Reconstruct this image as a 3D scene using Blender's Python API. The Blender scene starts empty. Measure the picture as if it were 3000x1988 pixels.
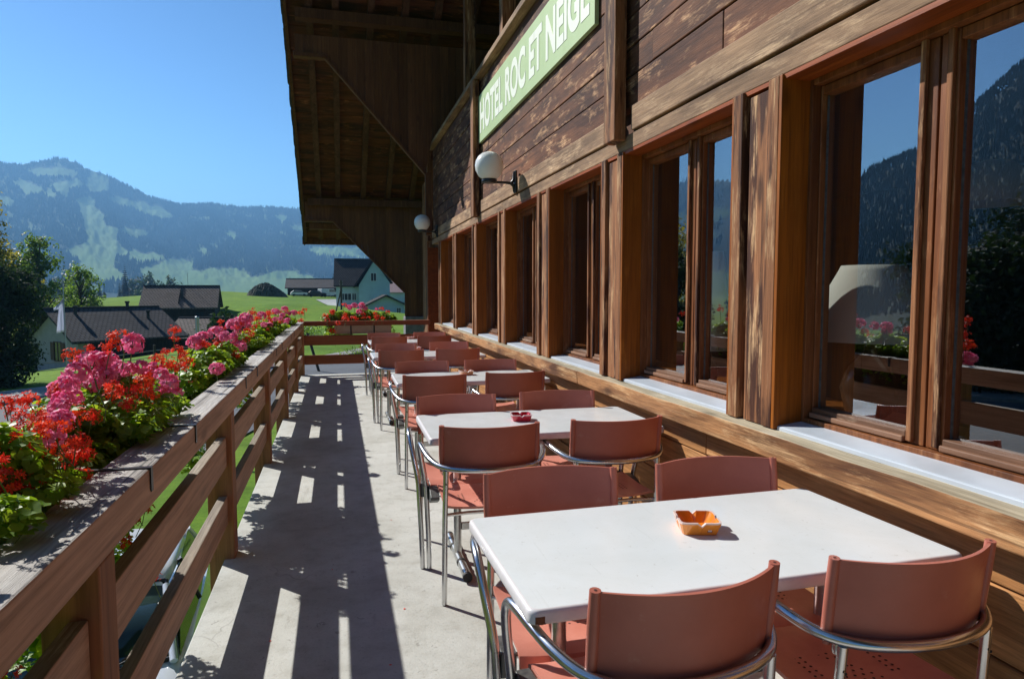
import bpy, math, random
import numpy as np
from mathutils import Vector, Matrix
R = math.radians
scene = bpy.context.scene
COL = scene.collection
rnd = random.Random(7)

# ------------------------------------------------------------------ helpers
def link(o): COL.objects.link(o); return o
def tag(o, label=None, cat=None, group=None, kind=None):
    if label: o['label'] = label
    if cat: o['category'] = cat
    if group: o['group'] = group
    if kind: o['kind'] = kind
    return o
def empty(name, loc=(0, 0, 0), rz=0, parent=None):
    o = bpy.data.objects.new(name, None); o.location = loc; o.rotation_euler = (0, 0, rz)
    o.empty_display_size = .1
    if parent: o.parent = parent
    return link(o)
class MB:
    """collects geometry, builds ONE mesh object"""
    def __init__(s): s.v = []; s.f = []; s.m = []; s.sm = []
    def add(s, vs, fs, mi=0, smooth=False):
        b = len(s.v); s.v.extend([tuple(v) for v in vs])
        for f in fs: s.f.append([b + i for i in f]); s.m.append(mi); s.sm.append(smooth)
    def box(s, x0, x1, y0, y1, z0, z1, mi=0, top=None):
        vs = [(x0,y0,z0),(x1,y0,z0),(x1,y1,z0),(x0,y1,z0),(x0,y0,z1),(x1,y0,z1),(x1,y1,z1),(x0,y1,z1)]
        s.add(vs, [(0,3,2,1),(0,1,5,4),(1,2,6,5),(2,3,7,6),(3,0,4,7)], mi)
        n = len(s.v); s.f.append([n-4, n-3, n-2, n-1]); s.m.append(mi if top is None else top); s.sm.append(False)
    def obox(s, c, ax, ay, az, mi=0):
        c = Vector(c); ax = Vector(ax); ay = Vector(ay); az = Vector(az)
        vs = [c+ax*i+ay*j+az*k for k in (-1,1) for i, j in ((-1,-1),(1,-1),(1,1),(-1,1))]
        s.add(vs, [(0,3,2,1),(4,5,6,7),(0,1,5,4),(1,2,6,5),(2,3,7,6),(3,0,4,7)], mi)
    def tube(s, pts, r, n=10, mi=0, caps=True, closed=False):
        pts = [Vector(p) for p in pts]
        rs = r if isinstance(r, (list, tuple)) else [r]*len(pts)
        prev = None; rings = []
        for i, p in enumerate(pts):
            if closed: t = pts[(i+1) % len(pts)] - pts[i-1]
            elif i == 0: t = pts[1]-pts[0]
            elif i == len(pts)-1: t = pts[-1]-pts[-2]
            else: t = (pts[i+1]-p).normalized() + (p-pts[i-1]).normalized()
            t.normalize()
            if prev is None:
                a = Vector((0,0,1)) if abs(t.z) < .9 else Vector((1,0,0)); u = t.cross(a).normalized()
            else: u = (prev - t*prev.dot(t)).normalized()
            prev = u; w = t.cross(u)
            rings.append([p+(u*math.cos(2*math.pi*k/n)+w*math.sin(2*math.pi*k/n))*rs[i] for k in range(n)])
        vs = [v for rg in rings for v in rg]; fs = []
        m = len(pts)
        for i in range(m if closed else m-1):
            j = (i+1) % m
            for k in range(n): fs.append((i*n+k, i*n+(k+1) % n, j*n+(k+1) % n, j*n+k))
        s.add(vs, fs, mi, True)
        if caps and not closed:
            s.add(rings[0], [tuple(range(n))][::1], mi); s.add(rings[-1], [tuple(range(n))], mi)
    def lathe(s, c, prof, n=24, mi=0, axis='z'):
        vs = []; fs = []
        for r, h in prof:
            for k in range(n):
                a = 2*math.pi*k/n; x = r*math.cos(a); y = r*math.sin(a)
                vs.append((c[0]+x, c[1]+y, c[2]+h) if axis == 'z' else ((c[0]+h, c[1]+x, c[2]+y) if axis == 'x' else (c[0]+x, c[1]+h, c[2]+y)))
        for i in range(len(prof)-1):
            for k in range(n): fs.append((i*n+k, i*n+(k+1) % n, (i+1)*n+(k+1) % n, (i+1)*n+k))
        s.add(vs, fs, mi, True)
    def prism(s, poly, a, b, axis='y', mi=0):
        """polygon in the plane normal to axis, extruded from a to b"""
        def P(u, w, t): return (u, t, w) if axis == 'y' else ((t, u, w) if axis == 'x' else (u, w, t))
        n = len(poly); vs = [P(u, w, a) for u, w in poly]+[P(u, w, b) for u, w in poly]
        s.add(vs, [tuple(range(n)), tuple(range(2*n-1, n-1, -1))]+[(i, i+n, (i+1) % n+n, (i+1) % n) for i in range(n)], mi)
    def build(s, name, mats, parent=None, bevel=0, segs=2, loc=None, fix=True):
        me = bpy.data.meshes.new(name); me.from_pydata(s.v, [], s.f)
        if not isinstance(mats, (list, tuple)): mats = [mats]
        for m in mats: me.materials.append(m)
        me.polygons.foreach_set('material_index', s.m); me.polygons.foreach_set('use_smooth', s.sm)
        if fix:
            import bmesh
            bm = bmesh.new(); bm.from_mesh(me); bmesh.ops.recalc_face_normals(bm, faces=bm.faces); bm.to_mesh(me); bm.free()
        me.update()
        o = bpy.data.objects.new(name, me); link(o)
        if parent: o.parent = parent
        if loc: o.location = loc
        if bevel:
            b = o.modifiers.new('b', 'BEVEL'); b.width = bevel; b.segments = segs; b.limit_method = 'ANGLE'; b.angle_limit = R(40)
            b.harden_normals = False
        return o
def copy_tree(o, parent=None):
    c = o.copy(); COL.objects.link(c); c.parent = parent
    for ch in list(o.children): copy_tree(ch, c)
    return c

# ------------------------------------------------------------------ materials
def srgb(r, g, b):
    def f(c):
        c /= 255; return c/12.92 if c <= .04045 else ((c+.055)/1.055)**2.4
    return (f(r), f(g), f(b), 1)
class NT:
    def __init__(s, name):
        s.m = bpy.data.materials.new(name); s.m.use_nodes = True; s.t = s.m.node_tree; s.t.nodes.clear()
        s.out = s.t.nodes.new('ShaderNodeOutputMaterial')
        s.co = s.t.nodes.new('ShaderNodeTexCoord'); s.geo = None
    def n(s, typ, **kw):
        nd = s.t.nodes.new(typ)
        for k, v in kw.items():
            if k.startswith('i_'):
                key = k[2:]; key = int(key) if key.isdigit() else key
                nd.inputs[key].default_value = v
            else: setattr(nd, k, v)
        return nd
    def l(s, a, b): s.t.links.new(a, b); return b
    def map(s, scale, src='Object', loc=(0,0,0)):
        m = s.n('ShaderNodeMapping'); m.inputs['Scale'].default_value = scale; m.inputs['Location'].default_value = loc
        s.l(s.co.outputs[src], m.inputs[0]); return m.outputs[0]
    def island(s, vec, amp=9.0):
        """shift the pattern for each separate board"""
        g = s.n('ShaderNodeNewGeometry'); ml = s.n('ShaderNodeVectorMath', operation='SCALE'); ml.inputs[0].default_value = (amp, amp*1.7, amp*2.3)
        s.l(g.outputs['Random Per Island'], ml.inputs['Scale']); ad = s.n('ShaderNodeVectorMath', operation='ADD')
        s.l(vec, ad.inputs[0]); s.l(ml.outputs[0], ad.inputs[1]); s.geo = g; return ad.outputs[0]
    def noise(s, vec, scale, detail=4, rough=.55, dist=0):
        nd = s.n('ShaderNodeTexNoise'); nd.inputs['Scale'].default_value = scale; nd.inputs['Detail'].default_value = detail
        nd.inputs['Roughness'].default_value = rough; nd.inputs['Distortion'].default_value = dist
        if vec is not None: s.l(vec, nd.inputs['Vector'])
        return nd.outputs['Fac']
    def ramp(s, fac, stops, interp='LINEAR'):
        r = s.n('ShaderNodeValToRGB'); r.color_ramp.interpolation = interp
        e = r.color_ramp.elements
        while len(e) < len(stops): e.new(.5)
        for el, (p, c) in zip(e, stops):
            el.position = p; el.color = c if len(c) == 4 else (*c, 1)
        s.l(fac, r.inputs[0]); return r.outputs[0]
    def mix(s, fac, a, b, mode='MIX'):
        m = s.n('ShaderNodeMix', data_type='RGBA', blend_type=mode)
        for v, i in ((fac, 0), (a, 6), (b, 7)):
            if hasattr(v, 'links'): s.l(v, m.inputs[i])
            else: m.inputs[i].default_value = v if i == 0 or len(v) == 4 else (*v, 1)
        return m.outputs[2]
    def math(s, op, a, b=None, clamp=False):
        m = s.n('ShaderNodeMath', operation=op, use_clamp=clamp)
        for v, i in ((a, 0), (b, 1)):
            if v is None: continue
            if hasattr(v, 'links'): s.l(v, m.inputs[i])
            else: m.inputs[i].default_value = v
        return m.outputs[0]
    def principled(s, col, rough=.6, metal=0, bump=None, bs=.2, bd=.01, spec=.5, **kw):
        p = s.n('ShaderNodeBsdfPrincipled')
        if hasattr(col, 'links'): s.l(col, p.inputs['Base Color'])
        else: p.inputs['Base Color'].default_value = col if len(col) == 4 else (*col, 1)
        if hasattr(rough, 'links'): s.l(rough, p.inputs['Roughness'])
        else: p.inputs['Roughness'].default_value = rough
        p.inputs['Metallic'].default_value = metal; p.inputs['Specular IOR Level'].default_value = spec
        if bump is not None:
            b = s.n('ShaderNodeBump'); b.inputs['Strength'].default_value = bs; b.inputs['Distance'].default_value = bd
            s.l(bump, b.inputs['Height']); s.l(b.outputs[0], p.inputs['Normal'])
        for k, v in kw.items(): p.inputs[k].default_value = v
        return p.outputs[0]
    def done(s, sh): s.l(sh, s.out.inputs['Surface']); return s.m
def stretch(axis, a, b):
    return {'x': (a, b, b), 'y': (b, a, b), 'z': (b, b, a)}[axis]

def wood(name, axis, dark, mid, pale, patch=(.40, .62), palepos=(.56, .66), grain=1.0, rough=.75, isl=True, patchscale=(1.1, 5.0), bump=.35, cracks=0):
    t = NT(name)
    def V(sc):
        v = t.map(sc); return t.island(v) if isl else v
    g1 = t.noise(V(stretch(axis, 4.5*grain, 120*grain)), 1.0, 6, .72, .2)       # fine grain
    g2 = t.noise(V(stretch(axis, .7*grain, 26*grain)), 1.0, 3, .5, .5)         # growth bands
    pt = t.noise(V(stretch(axis, *patchscale)), 1.0, 5, .62, .4)               # worn patches
    pt2 = t.noise(V(stretch(axis, patchscale[0]*2.6, patchscale[1]*2.2)), 1.0, 6, .7, .2)
    c = t.mix(t.ramp(pt, [(patch[0], (0,0,0,1)), (patch[1], (1,1,1,1))]), dark, mid)
    worn = t.ramp(pt2, [(palepos[0], (0,0,0,1)), (palepos[1], (1,1,1,1))])
    worn = t.math('MULTIPLY', worn, t.ramp(g1, [(.38, (.25,.25,.25,1)), (.6, (1,1,1,1))]))
    c = t.mix(worn, c, pale)
    c = t.mix(.75, c, t.ramp(g1, [(.3, (.45,.42,.4,1)), (.55, (1,1,1,1)), (.75, (1.25,1.2,1.15,1))]), 'MULTIPLY')
    c = t.mix(.6, c, t.ramp(g2, [(.35, (.6,.57,.55,1)), (.55, (1,1,1,1)), (.7, (1.2,1.2,1.2,1))]), 'MULTIPLY')
    if cracks:
        ck = t.ramp(t.noise(V(stretch(axis, 1.1, 42)), 1.0, 2, .4, .3), [(.655, (0,0,0,1)), (.68, (1,1,1,1))]); c = t.mix(t.math('MULTIPLY', ck, cracks), c, tuple(x*.25 for x in dark[:3])+(1,))
    # knots
    vo = t.n('ShaderNodeTexVoronoi'); vo.inputs['Scale'].default_value = 1; t.l(V(stretch(axis, 1.3, 4.3)), vo.inputs['Vector'])
    k = t.ramp(vo.outputs['Distance'], [(.05, (1,1,1,1)), (.12, (0,0,0,1))])
    c = t.mix(t.math('MULTIPLY', k, .75), c, tuple(x*.45 for x in dark[:3])+(1,))
    if isl:
        g = t.geo; v = t.ramp(g.outputs['Random Per Island'], [(0, (.78,.76,.74,1)), (1, (1.15,1.13,1.12,1))]); c = t.mix(1.0, c, v, 'MULTIPLY')
    h = t.math('ADD', g1, t.math('MULTIPLY', g2, .6))
    return t.done(t.principled(c, rough, bump=h, bs=bump, bd=.006, spec=.25))
M = {}
SD, SMID, SP = (.07,.024,.013), (.22,.085,.038), (.66,.38,.20)
M['siding'] = wood('siding_wood', 'y', SD, SMID, SP, patch=(.38,.62), palepos=(.53,.64), cracks=.4)
M['siding_pale'] = wood('siding_wood_pale', 'y', (.20,.12,.07), (.43,.265,.15), (.66,.45,.27), patch=(.36,.6), palepos=(.5,.66))
M['pier'] = wood('pier_wood', 'z', (.07,.024,.012), (.34,.145,.06), (.70,.43,.22), patch=(.42,.52), palepos=(.52,.64), patchscale=(1.1, 9), cracks=.5, bump=.45)
M['reveal'] = wood('reveal_wood', 'z', (.30,.085,.008), (.42,.125,.011), (.47,.155,.018), patch=(.3,.7), rough=.5, grain=.6, bump=.12)
M['soffit'] = wood('soffit_wood', 'y', (.26,.055,.009), (.36,.085,.013), (.4,.105,.018), patch=(.3,.7), rough=.5, grain=.6, bump=.12)
M['frame_z'] = wood('frame_wood_upright', 'z', (.17,.055,.018), (.29,.105,.035), (.42,.2,.085), patch=(.35,.6), rough=.45, bump=.2)
M['frame_y'] = wood('frame_wood_level', 'y', (.18,.09,.05), (.3,.165,.1), (.5,.37,.26), patch=(.35,.6), rough=.55, bump=.2)
M['sillbeam'] = wood('sill_beam_wood', 'y', (.15,.06,.024), (.50,.24,.095), (.70,.43,.21), patch=(.38,.55), palepos=(.5,.62), patchscale=(.9, 7), isl=False, bump=.5, cracks=.5)
M['silltop'] = wood('sill_beam_top', 'y', (.36,.30,.2), (.50,.43,.30), (.6,.53,.40), patch=(.36,.6), isl=False)
M['lowwall'] = wood('low_wall_wood', 'y', (.36,.16,.055), (.56,.27,.095), (.68,.38,.17), patch=(.3,.6), palepos=(.55,.7), patchscale=(.7, 5))
M['rail'] = wood('rail_stain', 'y', (.56,.345,.25), (.66,.42,.315), (.72,.50,.39), patch=(.3,.7), palepos=(.6,.75), grain=.5, rough=.6, bump=.1)
M['post'] = wood('post_stain', 'z', (.38,.165,.08), (.48,.22,.11), (.55,.30,.18), patch=(.3,.7), palepos=(.6,.75), grain=.5, rough=.6, bump=.1)
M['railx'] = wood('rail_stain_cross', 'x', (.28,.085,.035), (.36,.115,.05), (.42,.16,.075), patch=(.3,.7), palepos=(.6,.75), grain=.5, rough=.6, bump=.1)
M['railtop'] = wood('rail_weathered_top', 'y', (.30,.27,.24), (.54,.51,.47), (.66,.64,.60), patch=(.34,.52), palepos=(.5,.62), grain=1.1, patchscale=(.8,9), isl=False, bump=.6, cracks=.85)
M['slattop'] = wood('slat_weathered_top', 'y', (.28,.24,.19), (.42,.36,.29), (.52,.46,.38), patch=(.34,.52), bump=.3)
M['roofwood'] = wood('roof_board_wood', 'x', (.06,.022,.015), (.16,.046,.024), (.36,.12,.06), patch=(.38,.6), palepos=(.57,.66), patchscale=(1.2,4))
M['rafter'] = wood('rafter_wood', 'y', (.08,.03,.022), (.13,.052,.038), (.18,.08,.055), patch=(.38,.6), palepos=(.57,.66))
M['bracket'] = wood('bracket_plank_wood', 'z', (.13,.05,.02), (.19,.075,.028), (.24,.105,.04), patch=(.3,.7), rough=.6, bump=.15)
M['darkplank'] = wood('upper_plank_wood', 'z', (.09,.035,.018), (.15,.06,.026), (.2,.09,.04), patch=(.3,.7))
M['barnwood'] = wood('barn_wood', 'z', (.022,.016,.012), (.04,.028,.02), (.06,.045,.033))
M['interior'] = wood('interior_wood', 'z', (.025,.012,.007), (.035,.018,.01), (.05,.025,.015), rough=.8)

def simple(name, col, rough=.5, metal=0, spec=.5, nz=0, nscale=20, bs=.1, **kw):
    t = NT(name); c = col if len(col) == 4 else (*col, 1)
    b = None
    if nz:
        f = t.noise(t.map((1,1,1)), nscale, 5, .6)
        lo = tuple(x*(1-nz) for x in c[:3])+(1,); hi = tuple(min(1, x*(1+nz)) for x in c[:3])+(1,)
        cc = t.ramp(f, [(.3, lo), (.7, hi)]); b = f
        return t.done(t.principled(cc, rough, metal, b, bs, .004, spec, **kw))
    return t.done(t.principled(c, rough, metal, None, spec=spec, **kw))
M['shingle'] = simple('shingle_wood', (.045,.04,.038), .9, nz=.5, nscale=9)
M['metal'] = simple('brushed_steel', (.62,.62,.63), .24, 1.0, nz=.06, nscale=40, bs=.02)
M['tablesteel'] = simple('table_leg_steel', (.55,.56,.55), .3, 1.0, nz=.15, nscale=60, bs=.05)
M['darkmetal'] = simple('cast_bracket', (.13,.135,.13), .5, .6, nz=.3, nscale=60)
M['black'] = simple('black_metal', (.012,.012,.013), .35, 0)
M['rubber'] = simple('black_rubber', (.015,.015,.015), .7)
M['globe'] = simple('opal_globe', (.83,.83,.81), .22, 0, **{'Subsurface Weight': .35, 'Subsurface Radius': (.05,.05,.05)})
M['zinc'] = simple('painted_zinc', (.60,.66,.72), .38, .25, nz=.07, nscale=6, bs=.02)
M['tabletop_edge'] = simple('table_edge', (.74,.70,.69), .35, 0, nz=.05, nscale=30)

t = NT('table_laminate'); v = t.map((1,1,1))
f = t.noise(v, 3, 5, .6); c = t.ramp(f, [(.3, (.745,.785,.79,1)), (.7, (.80,.83,.83,1))])
sm = t.ramp(t.noise(v, 2.2, 6, .7, 1.2), [(.35, (.95,.945,.93,1)), (.6, (1,1,1,1))]); c = t.mix(1, c, sm, 'MULTIPLY'); scr = t.ramp(t.noise(t.map((60,3,1)), 1.5, 2, .5, .8), [(.69, (1,1,1,1)), (.72, (.955,.955,.95,1))]); c = t.mix(1, c, scr, 'MULTIPLY')
dirt = t.ramp(t.noise(v, 55, 3, .7), [(.64, (1,1,1,1)), (.76, (.80,.78,.75,1))]); c = t.mix(1, c, dirt, 'MULTIPLY')
M['laminate'] = t.done(t.principled(c, t.ramp(t.noise(v, 7, 4, .6), [(.3, (.14,)*3+(1,)), (.7, (.27,)*3+(1,))]), spec=.5))

t = NT('chair_plastic'); v = t.map((1,1,1)); oi = t.n('ShaderNodeObjectInfo')
of = t.n('ShaderNodeVectorMath', operation='SCALE'); of.inputs[0].default_value = (37, 53, 29); t.l(oi.outputs['Random'], of.inputs['Scale'])
def offs(sc):
    a = t.n('ShaderNodeVectorMath', operation='ADD'); t.l(t.map(sc), a.inputs[0]); t.l(of.outputs[0], a.inputs[1]); return a.outputs[0]
c = t.ramp(t.noise(offs((1,1,1)), 6, 5, .6), [(.3, (.41,.128,.086,1)), (.7, (.49,.16,.11,1))])
sc = t.ramp(t.noise(offs((5,5,46)), 3.2, 5, .75, .6), [(.64, (0,0,0,1)), (.70, (.55,.55,.55,1))]); sc = t.math('MULTIPLY', sc, t.ramp(t.noise(offs((1,1,1)), 5, 2, .5), [(.55, (0,0,0,1)), (.62, (1,1,1,1))])); c = t.mix(sc, c, (.74,.40,.32,1))
du = t.ramp(t.noise(offs((1,1,1)), 17, 4, .7), [(.62, (0,0,0,1)), (.8, (.4,.4,.4,1))]); c = t.mix(du, c, (.58,.33,.26,1))
c = t.mix(1, c, t.ramp(oi.outputs['Random'], [(0, (.82,.80,.80,1)), (1, (1.1,1.08,1.08,1))]), 'MULTIPLY')
M['plastic'] = t.done(t.principled(c, t.ramp(t.noise(offs((1,1,1)), 9, 4, .6), [(.3, (.32,)*3+(1,)), (.7, (.55,)*3+(1,))]), bump=t.noise(v, 260, 2, .5), bs=.05, bd=.001, spec=.4))
t = NT('seat_plastic_pale'); v = t.map((1,1,1)); c = t.ramp(t.noise(v, 8, 5, .6), [(.3, (.64,.225,.16,1)), (.7, (.76,.31,.23,1))])  # seat plastic: paler and less saturated than the backrest plastic
M['seatp'] = t.done(t.principled(c, .4, bump=t.noise(v, 260, 2, .5), bs=.05, bd=.001, spec=.5))
M['hole'] = simple('perforation_dark', (.06,.02,.016), .8)

def glass(name, k=3.2):
    t = NT(name); fr = t.n('ShaderNodeFresnel'); fr.inputs['IOR'].default_value = 1.5
    g = t.n('ShaderNodeNewGeometry'); nb = t.math('SUBTRACT', 1, g.outputs['Backfacing'])
    fac = t.math('MULTIPLY', t.math('MINIMUM', t.math('MULTIPLY', fr.outputs[0], k), .34), nb, True)
    tr = t.n('ShaderNodeBsdfTransparent'); tr.inputs[0].default_value = (.88,.9,.89,1)
    gl = t.n('ShaderNodeBsdfGlossy'); gl.inputs['Roughness'].default_value = .0; gl.inputs[0].default_value = (.92,.96,1,1)
    mx = t.n('ShaderNodeMixShader'); t.l(fac, mx.inputs[0]); t.l(tr.outputs[0], mx.inputs[1]); t.l(gl.outputs[0], mx.inputs[2])
    return t.done(mx.outputs[0])
M['glass'] = glass('double_glazing', 6.5)
M['clearglass'] = glass('clear_glass', 1.5)
M['farglass'] = simple('far_window_glass', (.02,.03,.035), .08)

t = NT('concrete'); v = t.map((1,1,1))
a = t.noise(v, 1.3, 6, .6); b = t.noise(v, 9, 6, .65); e = t.noise(v, 70, 4, .7)
c = t.ramp(a, [(.3, (.42,.41,.36,1)), (.5, (.545,.545,.50,1)), (.72, (.62,.62,.58,1))])
c = t.mix(.7, c, t.ramp(b, [(.25, (.72,.7,.66,1)), (.5, (1,1,1,1)), (.75, (1.1,1.1,1.1,1))]), 'MULTIPLY')
c = t.mix(.8, c, t.ramp(e, [(.25, (.6,.58,.55,1)), (.42, (1,1,1,1)), (.8, (1.06,1.06,1.06,1))]), 'MULTIPLY')
sp = t.ramp(t.noise(t.map((1,.35,1)), 5.5, 6, .75, 1.0), [(.60, (0,0,0,1)), (.72, (1,1,1,1))]); c = t.mix(t.math('MULTIPLY', sp, .45), c, (.24,.22,.19,1))
vo = t.n('ShaderNodeTexVoronoi', feature='DISTANCE_TO_EDGE'); vo.inputs['Scale'].default_value = 1.15
wv = t.n('ShaderNodeVectorMath', operation='ADD'); nn = t.n('ShaderNodeTexNoise'); nn.inputs['Scale'].default_value = 4; t.l(v, nn.inputs['Vector'])
sc_ = t.n('ShaderNodeVectorMath', operation='SCALE'); sc_.inputs['Scale'].default_value = .35; t.l(nn.outputs['Color'], sc_.inputs[0])
t.l(v, wv.inputs[0]); t.l(sc_.outputs[0], wv.inputs[1]); t.l(wv.outputs[0], vo.inputs['Vector'])
cr = t.ramp(vo.outputs['Distance'], [(0, (1,1,1,1)), (.0045, (0,0,0,1))]); cr = t.math('MULTIPLY', cr, t.ramp(a, [(.5, (0,0,0,1)), (.6, (.55,.55,.55,1))]))
c = t.mix(cr, c, (.2,.19,.17,1))
fl_ = t.ramp(t.noise(v, 26, 2, .5, 1.5), [(.69, (0,0,0,1)), (.74, (1,1,1,1))]); c = t.mix(t.math('MULTIPLY', fl_, .5), c, (.2,.185,.16,1))
M['concrete'] = t.done(t.principled(c, .85, bump=t.math('ADD', t.math('MULTIPLY', b, .7), e), bs=.35, bd=.006, spec=.2))

t = NT('asphalt'); v = t.map((1,1,1))
c = t.ramp(t.noise(v, .35, 6, .6), [(.3, (.085,.088,.095,1)), (.7, (.13,.135,.145,1))])
c = t.mix(.6, c, t.ramp(t.noise(v, 12, 5, .7), [(.3, (.7,.7,.7,1)), (.7, (1.2,1.2,1.2,1))]), 'MULTIPLY')
M['asphalt'] = t.done(t.principled(c, .8, spec=.3))
M['kerb'] = simple('kerb_stone', (.28,.27,.25), .9, nz=.3, nscale=4)
M['plaster'] = simple('white_plaster', (.62,.60,.57), .9, nz=.08, nscale=2)
M['turq'] = simple('turquoise_render', (.44,.57,.58), .9, nz=.08, nscale=1)
M['turq2'] = simple('pale_turquoise_render', (.52,.63,.63), .9, nz=.08, nscale=1)
M['white'] = simple('white_paint', (.75,.75,.73), .5)
M['pink'] = simple('pink_tile', (.50,.32,.29), .8, nz=.15, nscale=3)
M['gravel'] = simple('pale_gravel', (.34,.34,.33), .95, nz=.2, nscale=2)
M['stone'] = simple('grey_stone', (.20,.19,.20), .9, nz=.35, nscale=7, bs=.4)
M['stonewarm'] = simple('warm_stone', (.42,.33,.25), .9, nz=.3, nscale=7, bs=.4)
M['bark'] = simple('bark', (.07,.055,.04), .95, nz=.4, nscale=6, bs=.5)
M['earth'] = simple('dark_heap_earth', (.045,.05,.032), .95, nz=.6, nscale=1.2, bs=.6)
M['planter'] = simple('beige_planter', (.50,.40,.34), .7, nz=.1, nscale=12)
M['brownplanter'] = simple('brown_planter', (.10,.05,.03), .7, nz=.2, nscale=12)
M['paintgreen'] = None
M['lampshade'] = simple('lampshade_fabric', (.86,.82,.74), .9)
M['ceramic'] = simple('ceramic_base', (.05,.03,.02), .08)
M['carpaint'] = simple('white_car_paint', (.72,.75,.80), .25, 0, **{'Coat Weight': .8, 'Coat Roughness': .05})
M['carblack'] = simple('car_trim_black', (.012,.012,.014), .4)
M['carglass'] = simple('car_glass', (.02,.035,.03), .03, 0, spec=.8)

M['brass'] = simple('galvanised', (.5,.52,.54), .4, .9)
M['shutter'] = simple('grey_shutter', (.10,.10,.115), .6)
M['redshutter'] = simple('brown_shutter', (.10,.035,.025), .6)

def roofmat(name, c1, c2, sy=9, sx=4):
    t = NT(name); v = t.map((1,1,1), 'UV')
    br = t.n('ShaderNodeTexBrick'); br.inputs['Scale'].default_value = 1; br.inputs['Color1'].default_value = (*c1, 1); br.inputs['Color2'].default_value = (*c2, 1)
    br.inputs['Mortar'].default_value = tuple(x*.35 for x in c1)+(1,); br.inputs['Mortar Size'].default_value = .05; br.inputs['Brick Width'].default_value = .34; br.inputs['Row Height'].default_value = .3
    t.l(v, br.inputs['Vector'])
    c = t.mix(.5, br.outputs['Color'], t.ramp(t.noise(t.map((1,1,1)), .8, 5, .6), [(.3, (.7,.7,.7,1)), (.7, (1.3,1.25,1.2,1))]), 'MULTIPLY')
    return t.done(t.principled(c, .85, bump=br.outputs['Fac'], bs=.6, bd=.04, spec=.3))
M['tiles'] = roofmat('grey_brown_tiles', (.125,.095,.08), (.175,.14,.12))
M['tiles_dark'] = roofmat('dark_tiles', (.055,.05,.052), (.08,.072,.072))

def leafmat(name, c1, c2, tr, isl=True, mixf=.4, rough=.45):
    t = NT(name); g = t.n('ShaderNodeNewGeometry')
    c = t.ramp(g.outputs['Random Per Island'], [(0, (*c1, 1)), (1, (*c2, 1))])
    p = t.n('ShaderNodeBsdfPrincipled'); t.l(c, p.inputs['Base Color']); p.inputs['Roughness'].default_value = rough; p.inputs['Specular IOR Level'].default_value = .35
    tl = t.n('ShaderNodeBsdfTranslucent'); t.l(t.mix(1, c, (*tr, 1), 'MULTIPLY'), tl.inputs[0])
    mx = t.n('ShaderNodeMixShader'); mx.inputs[0].default_value = mixf; t.l(p.outputs[0], mx.inputs[1]); t.l(tl.outputs[0], mx.inputs[2])
    return t.done(mx.outputs[0])
M['gleaf'] = leafmat('geranium_leaf', (.10,.23,.016), (.33,.48,.05), (1.7,1.5,.7), mixf=.45)
M['petal_r'] = leafmat('scarlet_petal', (.78,.03,.018), (.95,.10,.04), (1.1,1.0,1.0), mixf=.35, rough=.6)
M['petal_o'] = leafmat('orange_red_petal', (.78,.045,.01), (.9,.10,.025), (1.1,1.1,1.0), mixf=.35, rough=.6)
M['petal_p'] = leafmat('pink_petal', (.85,.13,.34), (.98,.38,.60), (1.1,1.0,1.0), mixf=.35, rough=.6)
M['stalk'] = simple('green_stalk', (.11,.17,.04), .6)
M['leaf_dark'] = leafmat('dark_tree_leaf', (.012,.028,.01), (.035,.06,.022), (1.8,1.8,.8), mixf=.25, rough=.8)
M['leaf_mid'] = leafmat('green_tree_leaf', (.055,.105,.022), (.15,.23,.05), (1.8,1.8,.8), mixf=.55)
M['leaf_gold'] = leafmat('olive_tree_leaf', (.13,.14,.025), (.34,.31,.06), (1.7,1.5,.8), mixf=.6)
M['leaf_far'] = leafmat('far_tree_leaf', (.025,.05,.02), (.06,.09,.035), (1.6,1.6,.8), mixf=.3)
M['fabricflag'] = leafmat('flag_cloth', (.70,.72,.82), (.72,.74,.84), (1,1,1), mixf=.6, rough=.8)
M['needle'] = leafmat('conifer_needle', (.010,.025,.011), (.019,.040,.018), (1.4,1.6,.8), mixf=.1, rough=.9)

# ------------------------------------------------------------------ camera, sun, sky
SUN_AZ, SUN_EL = -41.5, 37.6
cd = bpy.data.cameras.new('camera'); cam = link(bpy.data.objects.new('camera', cd))
cd.sensor_width = 36; cd.sensor_fit = 'HORIZONTAL'; cd.lens = 36*2006/3000
cd.clip_start = .05; cd.clip_end = 30000
yaw, pitch, roll = R(14.32), R(-4.08), R(.05)
cam.matrix_world = Matrix.Translation((0, 0, 1.447)) @ Matrix.Rotation(-yaw, 4, 'Z') @ Matrix.Rotation(math.pi/2+pitch, 4, 'X') @ Matrix.Rotation(-roll, 4, 'Z')
scene.camera = cam
sl = bpy.data.lights.new('sun', 'SUN'); sl.energy = 4.8; sl.angle = R(.53); sl.color = (1, .975, .925)
so = link(bpy.data.objects.new('sun', sl))
sd = Vector((math.sin(R(SUN_AZ))*math.cos(R(SUN_EL)), math.cos(R(SUN_AZ))*math.cos(R(SUN_EL)), math.sin(R(SUN_EL))))
so.rotation_euler = sd.to_track_quat('Z', 'Y').to_euler(); so.location = (-20, 30, 30)
w = bpy.data.worlds.new('World'); scene.world = w; w.use_nodes = True
nt = w.node_tree; sk = nt.nodes.new('ShaderNodeTexSky'); sk.sky_type = 'NISHITA'; sk.sun_disc = False
sk.sun_elevation = R(SUN_EL); sk.sun_rotation = R(SUN_AZ) % (2*math.pi); sk.altitude = 1000; sk.air_density = 1.0; sk.dust_density = .2; sk.ozone_density = 1.6
bg = nt.nodes['Background']
def vm(op, a, k):
    m = nt.nodes.new('ShaderNodeVectorMath'); m.operation = op; nt.links.new(a, m.inputs[0]); m.inputs[3 if op == 'SCALE' else 1].default_value = k; return m.outputs[0]
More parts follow.
